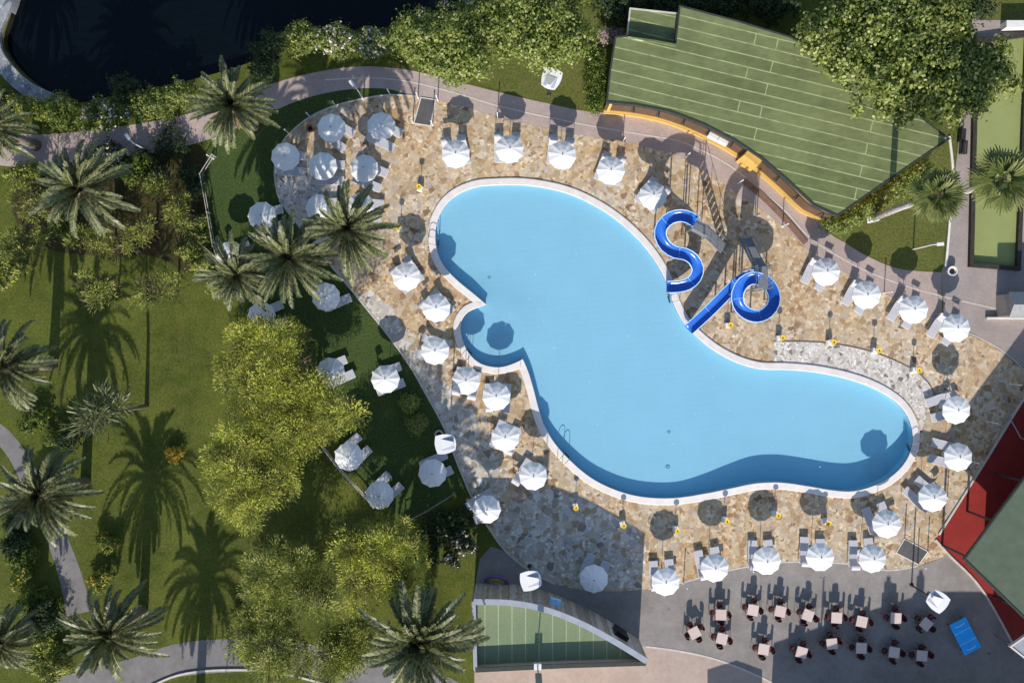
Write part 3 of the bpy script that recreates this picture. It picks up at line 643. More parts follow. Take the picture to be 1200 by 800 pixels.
used['bo'] = False
def build_bollard():
    t = thing('bollard', '', 'bollard', (0,0,0), 0, 'slim white bollards at the paving edge')
    MB().tube([(0,0,.0),(0,0,1.38)], .038, 8).build('post', m_wmetal, t); MB().lathe([(.08,0),(.08,.03)], (0,0,0), 10).build('foot', m_wmetal, t)
    MB().lathe([(.055,0),(.06,.06),(.03,.10)], (0,0,1.37), 10).build('cap', m_wmetal, t); return t
proto_bo = build_bollard()
bol = [(339,157,'first from the clay pot round the shaded kerb'),(364,138,'second from the clay pot round the shaded kerb'),(394,125,'third from the clay pot round the shaded kerb'),(457,111,'fourth from the clay pot round the shaded kerb'),
 (484,144,'at the mat corner towards the shaded parasols'),(490,115,'at the mat corner nearer the pond'),(507,147,'at the mat corner nearer the pool'),(513,118,'at the mat corner towards the tree'),
 (583,138,'first past the mat along the brick path'),(730,166,'second past the mat along the brick path'),(804,184,'third past the mat along the brick path'),(865,215,'fourth past the mat along the brick path'),(917,265,'fifth past the mat along the brick path'),(1036,343,'sixth past the mat along the brick path'),
 (1184,450,'on shaded paving, topmost beside the red deck'),(1157,494,'on shaded paving, second beside the red deck'),(1136,540,'beside the red deck at a white parasol'),(1110,582,'beside the red deck near its ramp end'),
 (1060,631,'at the ramp corner beside the parasol'),(1087,646,'at the ramp corner beside the red deck'),(1075,660,'at the ramp corner on the asphalt'),(877,664,'on the terrace joint between two parasols'),(801,683,'on the terrace joint towards the curved roof'),(250,186,'at the railing end by the large palm')]
for (x, y, d) in bol:
    bx, by = G(x, y); o = place(proto_bo, 'bo', (bx, by, .01), 0, 'slim white bollard '+d, 'slim white bollards at the paving edge')

def pole_lamp(px, py, rz, label):
    bx, by = P(px, py, 4.2); t = thing('lamp_post', label, 'lamp post', (bx, by, 0), rz, 'lamp posts with white square shades')
    MB().tube([(0,0,0),(0,0,4.1)], [.06,.045], 8).build('pole', m_dark, t); MB().lathe([(.16,0),(.16,.04),(.07,.10)], (0,0,.0), 12).build('base', m_dark, t)
    out = []
    for i in range(4):
        c = [(-.62,-.5),(.62,-.62),(.62,.62),(-.62,.5)]
        p, q = Vector(c[i]), Vector(c[(i+1) % 4]); m_ = (p+q)/2; nrm = Vector(((q-p).y, -(q-p).x)).normalized()
        for k in range(8):
            u = k/8; out.append(tuple(p.lerp(q, u)+nrm*.11*math.sin(math.pi*u)))
    sh = MB().prism(out, 4.10, 4.20).build('shade', m_white, t)
    MB().prism([(-.55,-.10),(.15,-.34),(.15,.34),(-.55,.10)], 4.2, lambda x, y: 4.24+max(0, (.15-x))*.32).build('reflector', m_wmetal, sh)
    for s in (-1, 1): MB().prism([(-.60,s*.40),(.28,s*.40),(-.10,s*.20),(-.60,s*.14)], 4.195, 4.206).build('slot_shadow', M('slot shadow grey', (.36,.38,.45), .6, .1, 4), sh)  # grey plates painting the shadow of the side slots
    MB().tube([(-.6,0,4.14),(-.85,0,4.05)], .025, 6).build('bracket', m_dark, sh)
    return t
pole_lamp(522, 520, R(188), 'tall lamp post with white square shade between lawn kerb and pool')
pole_lamp(622, 680, R(192), 'tall lamp post with white square shade beside the curved stone building')
pole_lamp(1099, 704, R(-38), 'tall lamp post with white square shade near the blue games table')
pole_lamp(646, 92, R(70), 'tall lamp post with white square shade under the broadleaf tree')

def small_lamp(px, py, h, rz, label):
    x, y = G(px, py); t = thing('street_lamp', label, 'garden lamp', (x, y, 0), rz, 'white garden lamps')
    MB().tube([(0,0,0),(0,0,h)], [.055,.04], 8).build('pole', m_wmetal, t); MB().tube([(0,0,h),(.1,0,h+.12),(.45,0,h+.15)], .03, 6).build('arm', m_wmetal, t)
    bevel(MB().box((.55,0,h+.15), (.5,.24,.09)).build('lamp_head', m_wmetal, t), .03, 2)
small_lamp(426, 117, 2.7, R(130), 'white garden lamp leaning over the shaded lawn by the path')
small_lamp(172, 176, 2.4, R(130), 'white garden lamp on the dark verge of the pond path')
small_lamp(1070, 292, 3.0, R(5), 'white garden lamp on the lawn before the fan palms')

def pot(px, py, r, mat, label, plant=False):
    x, y = G(px, py); t = thing('planter', label, 'planter', (x, y, .01))
    MB().lathe([(r*.75,0),(r,.42),(r,.46),(r*.82,.46),(r*.78,.36)], (0,0,0), 18).build('pot', mat, t, False); MB().lathe([(r*.77,.34),(r*.5,.365)], (0,0,0), 14).build('soil', m_soil, t)
pot(365, 152, .32, m_clay, 'round terracotta pot of bare soil on shaded paving')
pot(515, 508, .33, M('beige stoneware', (.45,.36,.30), .7, .1, 5), 'round beige pot of dark soil beside the lawn lamp')
pot(1113, 318, .36, m_concrete, 'round white pot of dark soil on the brick court')

def rails(name, pts, h, label, rows=(.45, .95), mat=None):
    mat = mat or m_wmetal; t = thing(name, label, 'railing', (*G(*pts[0]), 0)); o0 = Vector((*G(*pts[0]), 0))
    line = [Vector((*G(*p), 0))-o0 for p in pts]
    for z in rows:
        MB().tube([p+Vector((0,0,z)) for p in line], .035, 6).build('rail', mat, t)
    for p in line: MB().tube([p, p+Vector((0,0,h))], .045, 6).build('post', mat, t)
rails('garden_railing', [(253,184),(239,206),(247,250),(254,290),(266,322)], 1.05, 'weathered two bar railing along the lawn by the palms', mat=M('weathered rail wood', (.40,.37,.33), .8, .2, 4))
rails('garden_railing', [(380,522),(400,548),(430,580),(440,592)], 1.0, 'weathered two bar railing behind the lawn parasols', mat=m_kerb)
rails('garden_railing', [(474,610),(498,598),(532,577)], .9, 'single pipe railing closing the lawn corner below the parasols', (.85,), m_grey)

for (pts, label, cat) in [([(494,115.5),(509.5,118),(504,147),(486,144)], 'dark ribbed rubber mat at the paving entrance by the tree', 'rubber mat'), ([(1060,632),(1086,646),(1076,660),(1051,647)], 'dark rubber ramp mat joining paving to the cafe terrace', 'rubber ramp')]:
    o = MB().prism(GL(pts), .02, .045).build('rubber_mat', m_mat); tag(o, label, cat)
    e = strip('edging', offset(GL(pts), .05), .06, .02, .06, m_concrete, True, None, o)

# blue games table
bx, by = P(1131, 745, .76)
t = thing('games_table', 'bright blue games table with pale bands on the shaded terrace', 'games table', (bx, by, .012), R(-62.5))
bevel(MB().box((0,0,.75), (2.45,1.34,.04)).build('tabletop', m_bluetop, t), .01, 1)
for x in (-.42, .42): MB().box((x,0,.774), (.04,1.3,.006)).build('stripe', m_palebl, t)
for x in (-.92, .92):
    cv = MB(); pts = [(x+(.10 if x < 0 else -.10)*(1-(2*u-1)**2)*(1 if x < 0 else -1)*.8-.0, -.38+.76*u) for u in [i/8 for i in range(9)]]
    cv.tube([(p[0], p[1], .774) for p in pts], .045, 4); cv.build('emblem', m_palebl, t)
for a in (-1, 1):
    for b in (-1, 1): MB().tube([(a*1.0, b*.52, .73),(a*1.05, b*.55, 0)], .03, 6).build('leg', m_dark, t)

# rainbow hoop by the stone wall
t = thing('rainbow_hoop', 'small leaning arch of rainbow coloured hoops beside the stone wall', 'play hoop', (*G(582, 683), .03), R(-8))
for k, c in enumerate([(.80,.62,.04),(.75,.25,.04),(.08,.45,.12),(.03,.22,.70),(.40,.06,.45)]):
    rr = .50+.10*k; MB().tube([(rr*math.cos(R(a)), rr*math.sin(R(a))*.72, .02+rr*math.sin(R(a))*.6) for a in range(0, 181, 12)], .045, 6).build('arch', M('hoop paint', c, .5, .05), t)

o = MB().box((0,0,0), (.9,.5,.04), m=Matrix.Rotation(R(14), 3, 'Z')@Matrix.Rotation(R(18), 3, 'X')).build('sign_board', m_wmetal); o.location = (*G(1021, 257), .35); tag(o, 'plain white tilted board at the foot of the fan palm', 'sign board')
MB().tube([(0,0,0),(0,0,-.36)], .03, 6).build('stake', m_wmetal, o)

# ------------------------------------------------------------------ water slides
def slide(label, path, end_h, stair, plat, posts):
    pts = spline([(*P(x, y, h), h) for (x, y, h) in path], False, .28)
    t = thing('water_slide', label, 'water slide', (0,0,0), 0, None); V3 = [Vector(p) for p in pts]
    prof = [(-.44,.40),(-.39,.40),(-.36,.16),(-.20,.04),(.20,.04),(.36,.16),(.39,.40),(.44,.40),(.42,.10),(.23,-.03),(-.23,-.03),(-.42,.10)]
    vs = []; fs = []; m_ = len(prof); rl = []; rr = []
    for i, p in enumerate(V3):
        tg = V3[min(i+1, len(V3)-1)]-V3[max(i-1, 0)]; tg.z = 0; tg.normalize(); nr = Vector((-tg.y, tg.x, 0))
        for (u, v) in prof: vs.append(p+nr*u+Vector((0,0,v)))
        rl.append(p+nr*-.415+Vector((0,0,.40))); rr.append(p+nr*.415+Vector((0,0,.40)))
    for i in range(len(V3)-1):
        for k in range(m_): a = i*m_+k; b = i*m_+(k+1) % m_; fs.append((a, b, b+m_, a+m_))
    fs += [tuple(range(m_)), tuple(range((len(V3)-1)*m_, len(V3)*m_))]
    MB().add(vs, fs).build('trough', m_slide, t, True)
    MB().tube(rl, .035, 6).build('rim', m_rim, t); MB().tube(rr, .035, 6).build('rim', m_rim, t)
    for i in range(7, len(V3)-3, 8):
        vs = []; q0 = V3[i]; tg = V3[i+1]-V3[i-1]; tg.normalize(); nr = Vector((-tg.y, tg.x, 0)).normalized()
        for e in (-.03, .03):
            for k_, (u, v) in enumerate(prof): vs.append(q0+tg*e+nr*u*(1.06 if abs(u) > .39 else .97)+Vector((0,0,v+(.02 if k_ < 8 else -.02))))
        MB().add(vs, [(k, (k+1) % m_, (k+1) % m_+m_, k+m_) for k in range(m_)]+[tuple(range(m_)), tuple(range(m_, 2*m_))]).build('section_joint', m_joint, t)
    for k in posts:
        p = V3[int(k*(len(V3)-1))]
        if p.z > .9: MB().tube([(p.x, p.y, 0), (p.x, p.y, p.z-.02)], .06, 8).build('support_post', m_grey, t)
    # starting platform
    (ax, ay), (cx, cy), pz, pw = plat
    a = Vector((*P(ax, ay, pz), pz-.1)); c = Vector((*P(cx, cy, pz), pz-.1)); d = (c-a); ln = d.length; d.normalize(); ang = math.atan2(d.y, d.x)
    pm = MB().box((a+c)/2, (ln, pw, .07), ang).build('platform', m_grey, t); nr = Vector((-d.y, d.x, 0))
    for s in (-1, 1):
        q0 = a+nr*s*pw/2; q1 = c+nr*s*pw/2
        for z in (.5, 1.0): MB().tube([q0+Vector((0,0,z)), q1+Vector((0,0,z))], .022, 6).build('guard_rail', m_grey, pm)
        for q in (q0, q1):
            MB().tube([q+Vector((0,0,1.0)), Vector((q.x, q.y, 0))], .04, 6).build('platform_post', m_grey, t)
    # stairs
    (sx, sy), (ex, ey), sw = stair
    top = Vector((*P(sx, sy, pz), pz-.1)); bot = Vector((*G(ex, ey), 0)); d = bot-top; nst = int(pz/.24); hz = Vector((d.x, d.y, 0)).normalized(); nr = Vector((-hz.y, hz.x, 0)); ang = math.atan2(hz.y, hz.x)
    for s in (-1, 1):
        st = MB().tube([top+nr*s*sw/2, bot+nr*s*sw/2], .05, 5).build('stringer', m_grey, t)
        MB().tube([top+nr*s*sw/2+Vector((0,0,.95)), bot+nr*s*sw/2+Vector((0,0,.95))], .022, 6).build('handrail', m_grey, t)
        for u in (0, .33, .66, 1): p = top.lerp(bot, u)+nr*s*sw/2; MB().tube([p, p+Vector((0,0,.95))], .02, 5).build('baluster', m_grey, st)
    for k in range(1, nst):
        p = top.lerp(bot, k/nst); MB().box(p, (.24, sw, .035), ang).build('tread', m_grey, t)
    return t
slide('lower blue water slide shaped like an S beside the pool',
      [(815,261,3.2),(807,256,3.1),(797,253.5,3.0),(785,256,2.85),(775,265,2.65),(773,277,2.4),(779,289,2.15),(790,296,1.9),(801,298,1.65),(811,304,1.4),(816.5,315,1.15),(813.5,326,.95),(805,333,.75),(794,336,.55),(781,336.5,.42)],
      .3, ((827,270),(850,293),.75), ((812,263),(829,272),3.2,.9), (.06,.2,.34,.48,.62,.74))
slide('taller blue water slide with a full loop and long straight end',
      [(890,328,4.3),(881,326,4.15),(870,331,3.95),(863,343,3.7),(864,357,3.4),(873,367,3.1),(886,370.5,2.85),(898,365.5,2.6),(905,355,2.4),(905,344,2.25),(900,334,2.1),(891,326.5,2.0),(880,323.5,1.9),(868,328,1.75),(853,341,1.45),(830,364,.95),(806,386,.5)],
      .3, ((892,315),(873,279),.85), ((893,338),(892,312),4.3,.95), (.04,.14,.24,.35,.46,.56,.66,.8))

# ------------------------------------------------------------------ buildings
def facade(t, line, z0, z1, th, mat, name): return strip(name, line, th, z0, z1, mat, False, None, t)
# green roofed clubhouse
t = thing('clubhouse', 'ochre clubhouse under a wide green felt roof with pale seams', 'building', (0,0,0)); ZR = 3.3
roof_px = [(797,9),(862,26),(925,45),(965,66),(1005,88),(1058,124),(1110,163),(1040,211),(981,252),(955,240),(925,212),(892,184),(862,164),(825,145),(785,130),(745,122),(712,119),(716,82),(722,45),(735,44),(792,53)]
RP = PL(roof_px, ZR)
rf = MB().prism(RP, ZR-.02, ZR+.10).build('roof', m_roofgreen, t)
strip('roof_edge', offset(RP, .05), .12, ZR-.18, ZR+.14, m_roofedge, True, None, rf)
RA = PL([(739,11),(795,17),(792.5,52),(735.5,44)], 2.85)
r2 = MB().prism(RA, 2.72, 2.86).build('annex_roof', m_roofgreen, t)
strip('roof_edge', offset(RA, .04), .1, 2.62, 2.90, m_kerb, True, None, r2)
strip('parapet', PL([(735,45),(765,49),(792,54)], 3.4), .14, 2.7, 3.62, m_roofgreen, False, None, t)
front_roof = [RP[i] for i in range(roof_px.index((712,119)), roof_px.index((981,252))-1, -1)]
front = spline(offset(front_roof, -.15, False), False, .6)
front_in = offset(front, .20 if area([front[0], front[-1], RP[3]]) > 0 else -.20, False)
back = [RP[i] for i in range(0, 9)]
body = MB().prism([(p[0]*.995+.0, p[1]-.12) for p in front_in], 0, ZR-.06) if False else None
strip('window_band', front, .10, .5, 2.2, m_brown, False, None, t)
strip('wall', front, .24, .0, .5, m_yplaster, False, None, t)
strip('beam', front, .16, 2.2, 2.62, m_dark, False, None, t)
strip('wall_band', front, .20, 2.62, 2.80, m_yplaster, False, None, t)
strip('fascia', front, .18, 2.80, 3.1, m_dark, False, None, t)
sill = MB(); sl_ = offset(front, .0, False)
strip('planter_ledge', offset(front, .16, False), .16, .0, .42, m_yplaster, False, None, t)
acc = 0
for i in range(1, len(front)):
    acc += math.dist(front[i], front[i-1])
    if acc > 1.6:
        acc = 0; x, y = front[i]; MB().tube([(x, y, .9), (x, y, 3.2)], .09, 6).build('mullion', m_dark, t)
        d = Vector(front[i])-Vector(front[i-1]); nrm = Vector((d.y, -d.x)).normalized()
        MB().tube([(x, y, 2.5), (x+nrm.x*.55, y+nrm.y*.55, 2.55)], .05, 5).build('bracket', m_dark, t)
side = [RP[i] for i in (16, 17, 18, 19, 20, 0, 1, 2, 3, 4, 5, 6, 7, 8)]
strip('wall', offset(side, .3, False), .2, 0, ZR-.06, m_yplaster, False, None, t)
bl = G(881, 181); b_ = MB().box((bl[0]-.25, bl[1]-.35, 1.3), (1.25, 1.5, 2.6), R(-38)).build('entrance_block', m_yplaster, t)
for k, (x, y) in enumerate([(836.5,158.5),(848,164)]):
    c = MB().box((*P(x, y, 1.7), 1.5), (.75,.5,.6), R(-27)).build('air_conditioner', m_wmetal, None); bevel(c, .03, 2); tag(c, ['white air conditioner box on the ochre ledge, farther from the entrance block', 'white air conditioner box on the ochre ledge, next to the entrance block'][k], 'air conditioner', 'air conditioners on the ochre ledge')
# curved stone building
ZC = 4.3; t = thing('stone_pavilion', 'curved stone faced building with a ribbed green roof', 'building', (0,0,0))
arc = spline([(555,704.5),(600,706),(640,714),(680,729.5),(715,748),(740,763),(757.5,774)], False, 6); low = [(757,777),(660,780),(557,785)]
CP = PL(arc+low, ZC); AP = PL(arc, ZC)
MB().prism(offset(CP, -.12), ZC-.95, ZC-.72).build('roof', m_roofrib, t)
strip('wall', offset(AP, 0, False), .30, 0, ZC-.02, m_wallstone, False, None, t)
strip('parapet_cap', AP, .40, ZC-.02, ZC+.07, m_palerim, False, None, t)
strip('wall', PL(low, ZC), .26, 0, ZC-.1, m_beige, False, None, t); strip('parapet_cap', PL(low, ZC), .3, ZC-.1, ZC, m_roofedge, False, None, t)
strip('wall', PL([(557,785),(555,704.5)], ZC), .26, 0, ZC-.12, m_wallstone, False, None, t); strip('parapet_cap', PL([(557,785),(555,704.5)], ZC), .26, ZC-.12, ZC-.03, m_palerim, False, None, t)
MB().box((*G(566.5, 686), 1.5), (.95,.34,2.0)).build('door', m_glassblk, t)
x, y = P(727, 744, 2.6); MB().box((x, y+.05, 2.4), (1.0,.5,1.6), R(-33)).build('window', m_glassblk, t)
wd = MB().box((*P(650.5, 706, 3.0), 2.9), (.75,.5,.5), R(-16)).build('window', m_palebl, t)
t2 = tag(MB().tube([(*P(630, 780, 4.4), 0), (*P(630, 780, 4.4), 9.2)], [.06,.035], 8).build('mast', m_grey), 'thin grey mast rising from the curved building\'s straight parapet', 'mast')
MB().box((*P(630, 780, 4.4), 4.45), (.5,.42,.3)).build('mast_box', m_wmetal, t2)
MB().box((*P(630, 780, 4.4), 7.1), (.42,.3,1.9)).build('banner_box', m_grey, t2)
# red deck building
ZD = 4.3; t = thing('restaurant', 'building with plain grey green roof overhanging the red deck', 'building', (0,0,0))
DP = PL([(1131,655),(1165,609),(1200,562),(1300,428),(1420,560),(1300,815),(1200,722)], ZD)
rf = MB().prism(DP, ZD-.12, ZD).build('roof', m_roofplain, t); strip('roof_edge', offset(DP, .04), .1, ZD-.2, ZD+.06, m_roofedge, True, None, rf)
WP = offset(DP, -2.6); MB().prism(WP, .02, ZD-.12).build('wall', m_redfloor, t)
for p in offset(DP, -.3): MB().tube([(*p, .02), (*p, ZD-.12)], .09, 8).build('post', m_dark, t)
tag(MB().tube([(*G(1178,462), .05), (*G(1181,490), .35), (*G(1192,512), .5), (*G(1206,520), .6)], .05, 6).build('hose', m_grey, None), 'pale hose curling across the shaded red deck', 'hose')
# gabled hut at the court
t = thing('garden_hut', 'small gabled hut with off white fascia on the brick court', 'hut', (0,0,0))
hx0, hy0 = G(1167, 371); hx1, hy1 = G(1262, 346)
MB().box(((hx0+hx1)/2, (hy0+hy1)/2, 1.0), (hx1-hx0, hy1-hy0, 2.0)).build('wall', m_court, t)
ym = (hy0+hy1)/2
MB().add([(hx0-.1,hy0-.15,2.0),(hx0-.1,ym,2.65),(hx0-.1,hy1+.15,2.0),(hx1,hy0-.15,2.0),(hx1,ym,2.65),(hx1,hy1+.15,2.0)], [(0,1,2),(3,5,4),(0,3,4,1),(1,4,5,2),(0,2,5,3)]).build('roof', m_grey, t)
MB().box(((hx0+hx1)/2-.6, hy0-.12, .16), (hx1-hx0+.4,.16,.3)).build('fascia', m_shadefas, t)
# unseen buildings added to cast shade, outlined from their shadow edges
t = thing('unseen_building', 'unseen flat roofed building known by its shade on the terrace', 'building', (0,0,0))
MB().prism(GL([(899,894),(977,867),(1067,839),(1092,834),(1142,834),(1230,850),(1230,1000),(899,1000)]), 0, 5).build('wall', m_yplaster, t)  # body of the added unseen building
for (x, y) in [(1031,862),(1069,855)]:
    MB().box((*G(x, y), 5.6), (.55,.55,1.3)).build('unseen_chimney', m_clay, t)
    MB().box((*G(x, y), 6.35), (.28,.28,.4)).build('unseen_chimney_cap', m_dark, t)
MB().tube([(*G(954,884), 5), (*G(954,884), 7.3)], .06, 6).build('unseen_antenna', m_dark, t)
t = thing('unseen_kiosk', 'unseen pointed roof kiosk known by its shade on the pavement', 'kiosk', (*G(857,886), 0))
MB().box((0,0,1.3), (3.4,3.0,2.6)).build('wall', m_yplaster, t); MB().add([(-2,-1.8,2.6),(2,-1.8,2.6),(2,1.8,2.6),(-2,1.8,2.6),(0,0,4.0)], [(0,1,4),(1,2,4),(2,3,4),(3,0,4),(3,2,1,0)]).build('roof', m_roofplain, t)
o = MB().prism(PL([(1184,757),(1225,728),(1250,775),(1203,772)], 2.6), 2.5, 2.62).build('awning', m_palerim); tag(o, 'pale awning corner beside the end of the red deck', 'awning')
strip('awning_edge', PL([(1225,728),(1184,757),(1203,772)], 2.6), .1, 2.4, 2.68, m_shadefas, False, None, o)
for p in PL([(1188,757),(1203,769),(1240,768)], 2.6): MB().tube([(*p, 0), (*p, 2.5)], .05, 6).build('awning_post', m_grey, o)

# bowling green and its surroundings
t = thing('bowling_green', 'long strip of pale green bowling carpet in a dark sunken frame', 'bowling green', (*G(1168,180), 0))
ox, oy = G(1168,180); BG = [(x-ox, y-oy) for x, y in GL([(1144,52),(1200,44),(1189,313),(1138,309)])]
MB().prism(BG, .016, .03).build('carpet', m_bowl, t)
strip('frame', offset(BG, .12), .3, .0, .38, M('dark timber frame', (.035,.03,.025), .8, .3, 3), True, None, t)
for k, (x, y, a) in enumerate([(1125,160,86),(1127,174,86)]):
    b = thing('park_bench', ['dark park bench on the court, nearer the broadleaf tree', 'dark park bench on the court, nearer the fan palms'][k], 'bench', (*G(x, y), .012), R(a), 'park benches by the bowling carpet')
    for j in range(3): MB().box((0,-.15+.15*j,.44), (1.0,.12,.03)).build('seat_slat', m_dark, b)
    MB().box((0,.27,.68), (1.0,.04,.32)).build('backrest', m_dark, b)
    for s in (-.42,.42): MB().box((s,0,.22), (.05,.45,.42)).build('leg', m_dark, b)
sheet('court_lawn', GL([(1146,-30),(1260,-30),(1260,24),(1146,24)]), .020, m_field)
strip('garden_wall', GL([(1172,33),(1262,33)]), .5, 0, .9, m_concrete, False, None); tag(bpy.data.objects['garden_wall'], 'low white wall at the head of the bowling carpet', 'wall')
sheet('court_grass', GL(spline([(1103,318),(1050,313),(1000,290),(965,264),(1000,236),(1060,196),(1100,150),(1126,110),(1118,200),(1112,250)], False, 10)), .014, m_field)
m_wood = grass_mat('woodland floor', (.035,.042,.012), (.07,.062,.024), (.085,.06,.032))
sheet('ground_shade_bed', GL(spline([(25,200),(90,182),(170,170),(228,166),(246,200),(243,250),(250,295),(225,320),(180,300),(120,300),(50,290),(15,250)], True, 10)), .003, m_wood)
sheet('path_verge', GL([(640,121),(600,110),(560,98),(540,60),(560,10),(700,10),(706,60),(700,132),(690,131)]), .006, m_field)

# ------------------------------------------------------------------ plants
def quads(name, C, U, W, mat, parent, bend=None):
    """one mesh of many leaf quads: centres C, half-length vectors U, half-width vectors W"""
    n = len(C); B = C-U; T = C+U; Mi = C+(bend if bend is not None else 0)
    V = np.empty((n, 6, 3)); V[:,0] = B-W*.45; V[:,1] = B+W*.45; V[:,2] = Mi+W; V[:,3] = Mi-W; V[:,4] = T+W*.3; V[:,5] = T-W*.3
    k = np.arange(n)[:,None]*6; Fq = np.concatenate([k+np.array([0,1,2,3]), k+np.array([3,2,4,5])], 1).reshape(-1)
    me = bpy.data.meshes.new(name); me.vertices.add(n*6); me.vertices.foreach_set('co', V.reshape(-1))
    me.loops.add(n*8); me.loops.foreach_set('vertex_index', Fq.astype(np.int32)); me.polygons.add(n*2)
    me.polygons.foreach_set('loop_start', np.arange(0, n*8, 4, dtype=np.int32)); me.update(calc_edges=True); me.validate()
    me.materials.append(mat); o = bpy.data.objects.new(name, me); COL.objects.link(o)
    if parent: o.parent = parent
    return o
def unit(a): return a/np.maximum(np.linalg.norm(a, axis=1, keepdims=True), 1e-9)
def foliage(name, lobes, mat, parent, n_clump, k, spread, size, aspect, mode='broad', puff=.62):
    """leaves gathered in clumps over the shell of several uneven lobes (x, y, z, rx, rz)"""
    w_ = np.array([l[3]**2 for l in lobes]); w_ = w_/w_.sum(); Cs = []; Ds = []
    for l, q in zip(lobes, w_):
        m_ = max(3, int(n_clump*q)); d = unit(RNG.normal(size=(m_,3))); d[:,2] = np.where(RNG.random(m_) < .75, np.abs(d[:,2]), d[:,2])
        rad = RNG.uniform(.45, 1.06, m_)**.7
        wob = 1+.22*np.sin(3*np.arctan2(d[:,1], d[:,0])+l[0]*3)+.12*np.sin(7*np.arctan2(d[:,1], d[:,0])+l[1]*5)
        Cs.append(np.array(l[:3])+d*np.array([l[3], l[3], l[4]])*(rad*wob)[:,None]); Ds.append(d)
    C0 = np.concatenate(Cs); D0 = np.concatenate(Ds); m_ = len(C0); sz = RNG.uniform(.55, 1.35, m_)
    C = np.repeat(C0, k, 0); D = np.repeat(D0, k, 0); S = np.repeat(sz, k)[:,None]
    if mode == 'broad':
        off = RNG.normal(size=C.shape)*spread*S; off[:,2] *= .55; C = C+off
        nrm = unit(np.array([0,0,.5])+D*.35+unit(off)*.9+RNG.normal(size=C.shape)*.38); a = unit(np.cross(nrm, RNG.normal(size=C.shape)))
        b = np.cross(nrm, a); Ls = (size*RNG.uniform(.6, 1.3, len(C)))[:,None]
        return quads(name, C, a*Ls*.5, b*Ls*.5*aspect, mat, parent, nrm*Ls*.08)
    # feathery sprays: long thin leaflets radiate and droop from every clump
    a = unit(RNG.normal(size=C.shape)*np.array([1,1,.45])+D*.55+np.array([0,0,.15])); Ls = (size*RNG.uniform(.5, 1.25, len(C)))[:,None]*S**.5
    C = C+a*Ls*.5*spread+RNG.normal(size=C.shape)*.05+a*(RNG.uniform(.05,1,len(C))**.6)[:,None]*puff*S
    nrm = unit(np.array([0,0,.5])+a*.6+D*.7+RNG.normal(size=C.shape)*.3); b = unit(np.cross(a, nrm))
    return quads(name, C, a*Ls*.5, b*Ls*.5*aspect, mat, parent, np.array([0,0,1.])*Ls*.1)
def trunk(t, base, tips, r, mat=None):
    b = Vector(base); c = sum((Vector(q) for q in tips), Vector())/len(tips); fork = b.lerp(Vector((c.x, c.y, c.z)), .55); mb = MB()
    mb.tube([b-Vector((0,0,.05)), b.lerp(fork, .15), b.lerp(fork, .6)+Vector((.06,-.04,0)), fork], [r*1.5, r, r*.85, r*.7], 8)
    for q in tips:
        q = Vector(q); m_ = fork.lerp(q, .5)+Vector((0,0,.25)); mb.tube([fork, m_, fork.lerp(q, .92)], [r*.55, r*.35, r*.12], 5)
    return mb.build('trunk', mat or m_bark, t, True)
def tree(name, label, lobes_px, zc, mat, n_clump, k, spread, size, aspect, mode, flat=.6, puff=.95, r=.22, cat='tree', group=None, base=None):
    lob = []
    for (px, py, rp) in lobes_px:
        z = zc+random.uniform(-.12,.12)*zc; x, y = P(px, py, z); lob.append([x, y, z, rp/PPM*(1-z/CAM_H), rp/PPM*flat])
    cx = sum(l[0]*l[3] for l in lob)/sum(l[3] for l in lob); cy = sum(l[1]*l[3] for l in lob)/sum(l[3] for l in lob)
    if base: cx, cy = G(*base)
    t = thing(name, label, cat, (cx, cy, 0), 0, group); rel = [(l[0]-cx, l[1]-cy, l[2], l[3]*{'small_tree': .84, 'feathery_tree': 1.1}.get(name, 1), l[4]) for l in lob]
    trunk(t, (0,0,0), [(l[0], l[1], l[2]) for l in rel], r); foliage('crown', rel, mat, t, n_clump, k, spread, size, aspect, mode, puff)
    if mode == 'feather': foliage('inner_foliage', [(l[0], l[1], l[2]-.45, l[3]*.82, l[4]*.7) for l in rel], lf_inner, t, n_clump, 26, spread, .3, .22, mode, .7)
    return t

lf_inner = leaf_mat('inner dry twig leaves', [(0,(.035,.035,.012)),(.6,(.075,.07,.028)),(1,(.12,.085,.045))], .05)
lf_broad = leaf_mat('broad leaves', [(0,(.065,.10,.016)),(.4,(.135,.18,.034)),(.75,(.25,.285,.07)),(1,(.44,.45,.20))], .3)
lf_pale = leaf_mat('pale broad leaves', [(0,(.07,.11,.016)),(.4,(.15,.20,.036)),(.75,(.24,.275,.07)),(1,(.40,.40,.18))], .3)
lf_feather = leaf_mat('yellow feathery leaves', [(0,(.19,.22,.024)),(.45,(.42,.45,.05)),(.88,(.62,.62,.11)),(1,(.42,.34,.17))], .14, .55, (.40,.41,.45))
lf_olive = leaf_mat('olive feathery leaves', [(0,(.12,.16,.024)),(.5,(.27,.31,.05)),(.88,(.46,.46,.10)),(1,(.46,.36,.16))], .14, .55, (.42,.46,.48))
lf_hedge = leaf_mat('hedge leaves', [(0,(.035,.065,.010)),(.5,(.09,.14,.02)),(.85,(.17,.21,.035)),(1,(.24,.25,.08))], .3)
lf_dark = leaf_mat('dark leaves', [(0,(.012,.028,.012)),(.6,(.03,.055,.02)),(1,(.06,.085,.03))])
lf_flower = leaf_mat('white pink blossom', [(0,(.55,.42,.45)),(.5,(.66,.6,.6)),(1,(.7,.66,.62))])
lf_gold = leaf_mat('golden blossom', [(0,(.35,.24,.02)),(1,(.5,.36,.05))])
lf_palm = leaf_mat('palm leaflets', [(0,(.055,.075,.030)),(.45,(.095,.115,.045)),(.8,(.16,.17,.075)),(1,(.25,.235,.13))], .12, .4)
lf_dry = leaf_mat('dry palm leaflets', [(0,(.12,.085,.04)),(1,(.26,.19,.10))], .1)
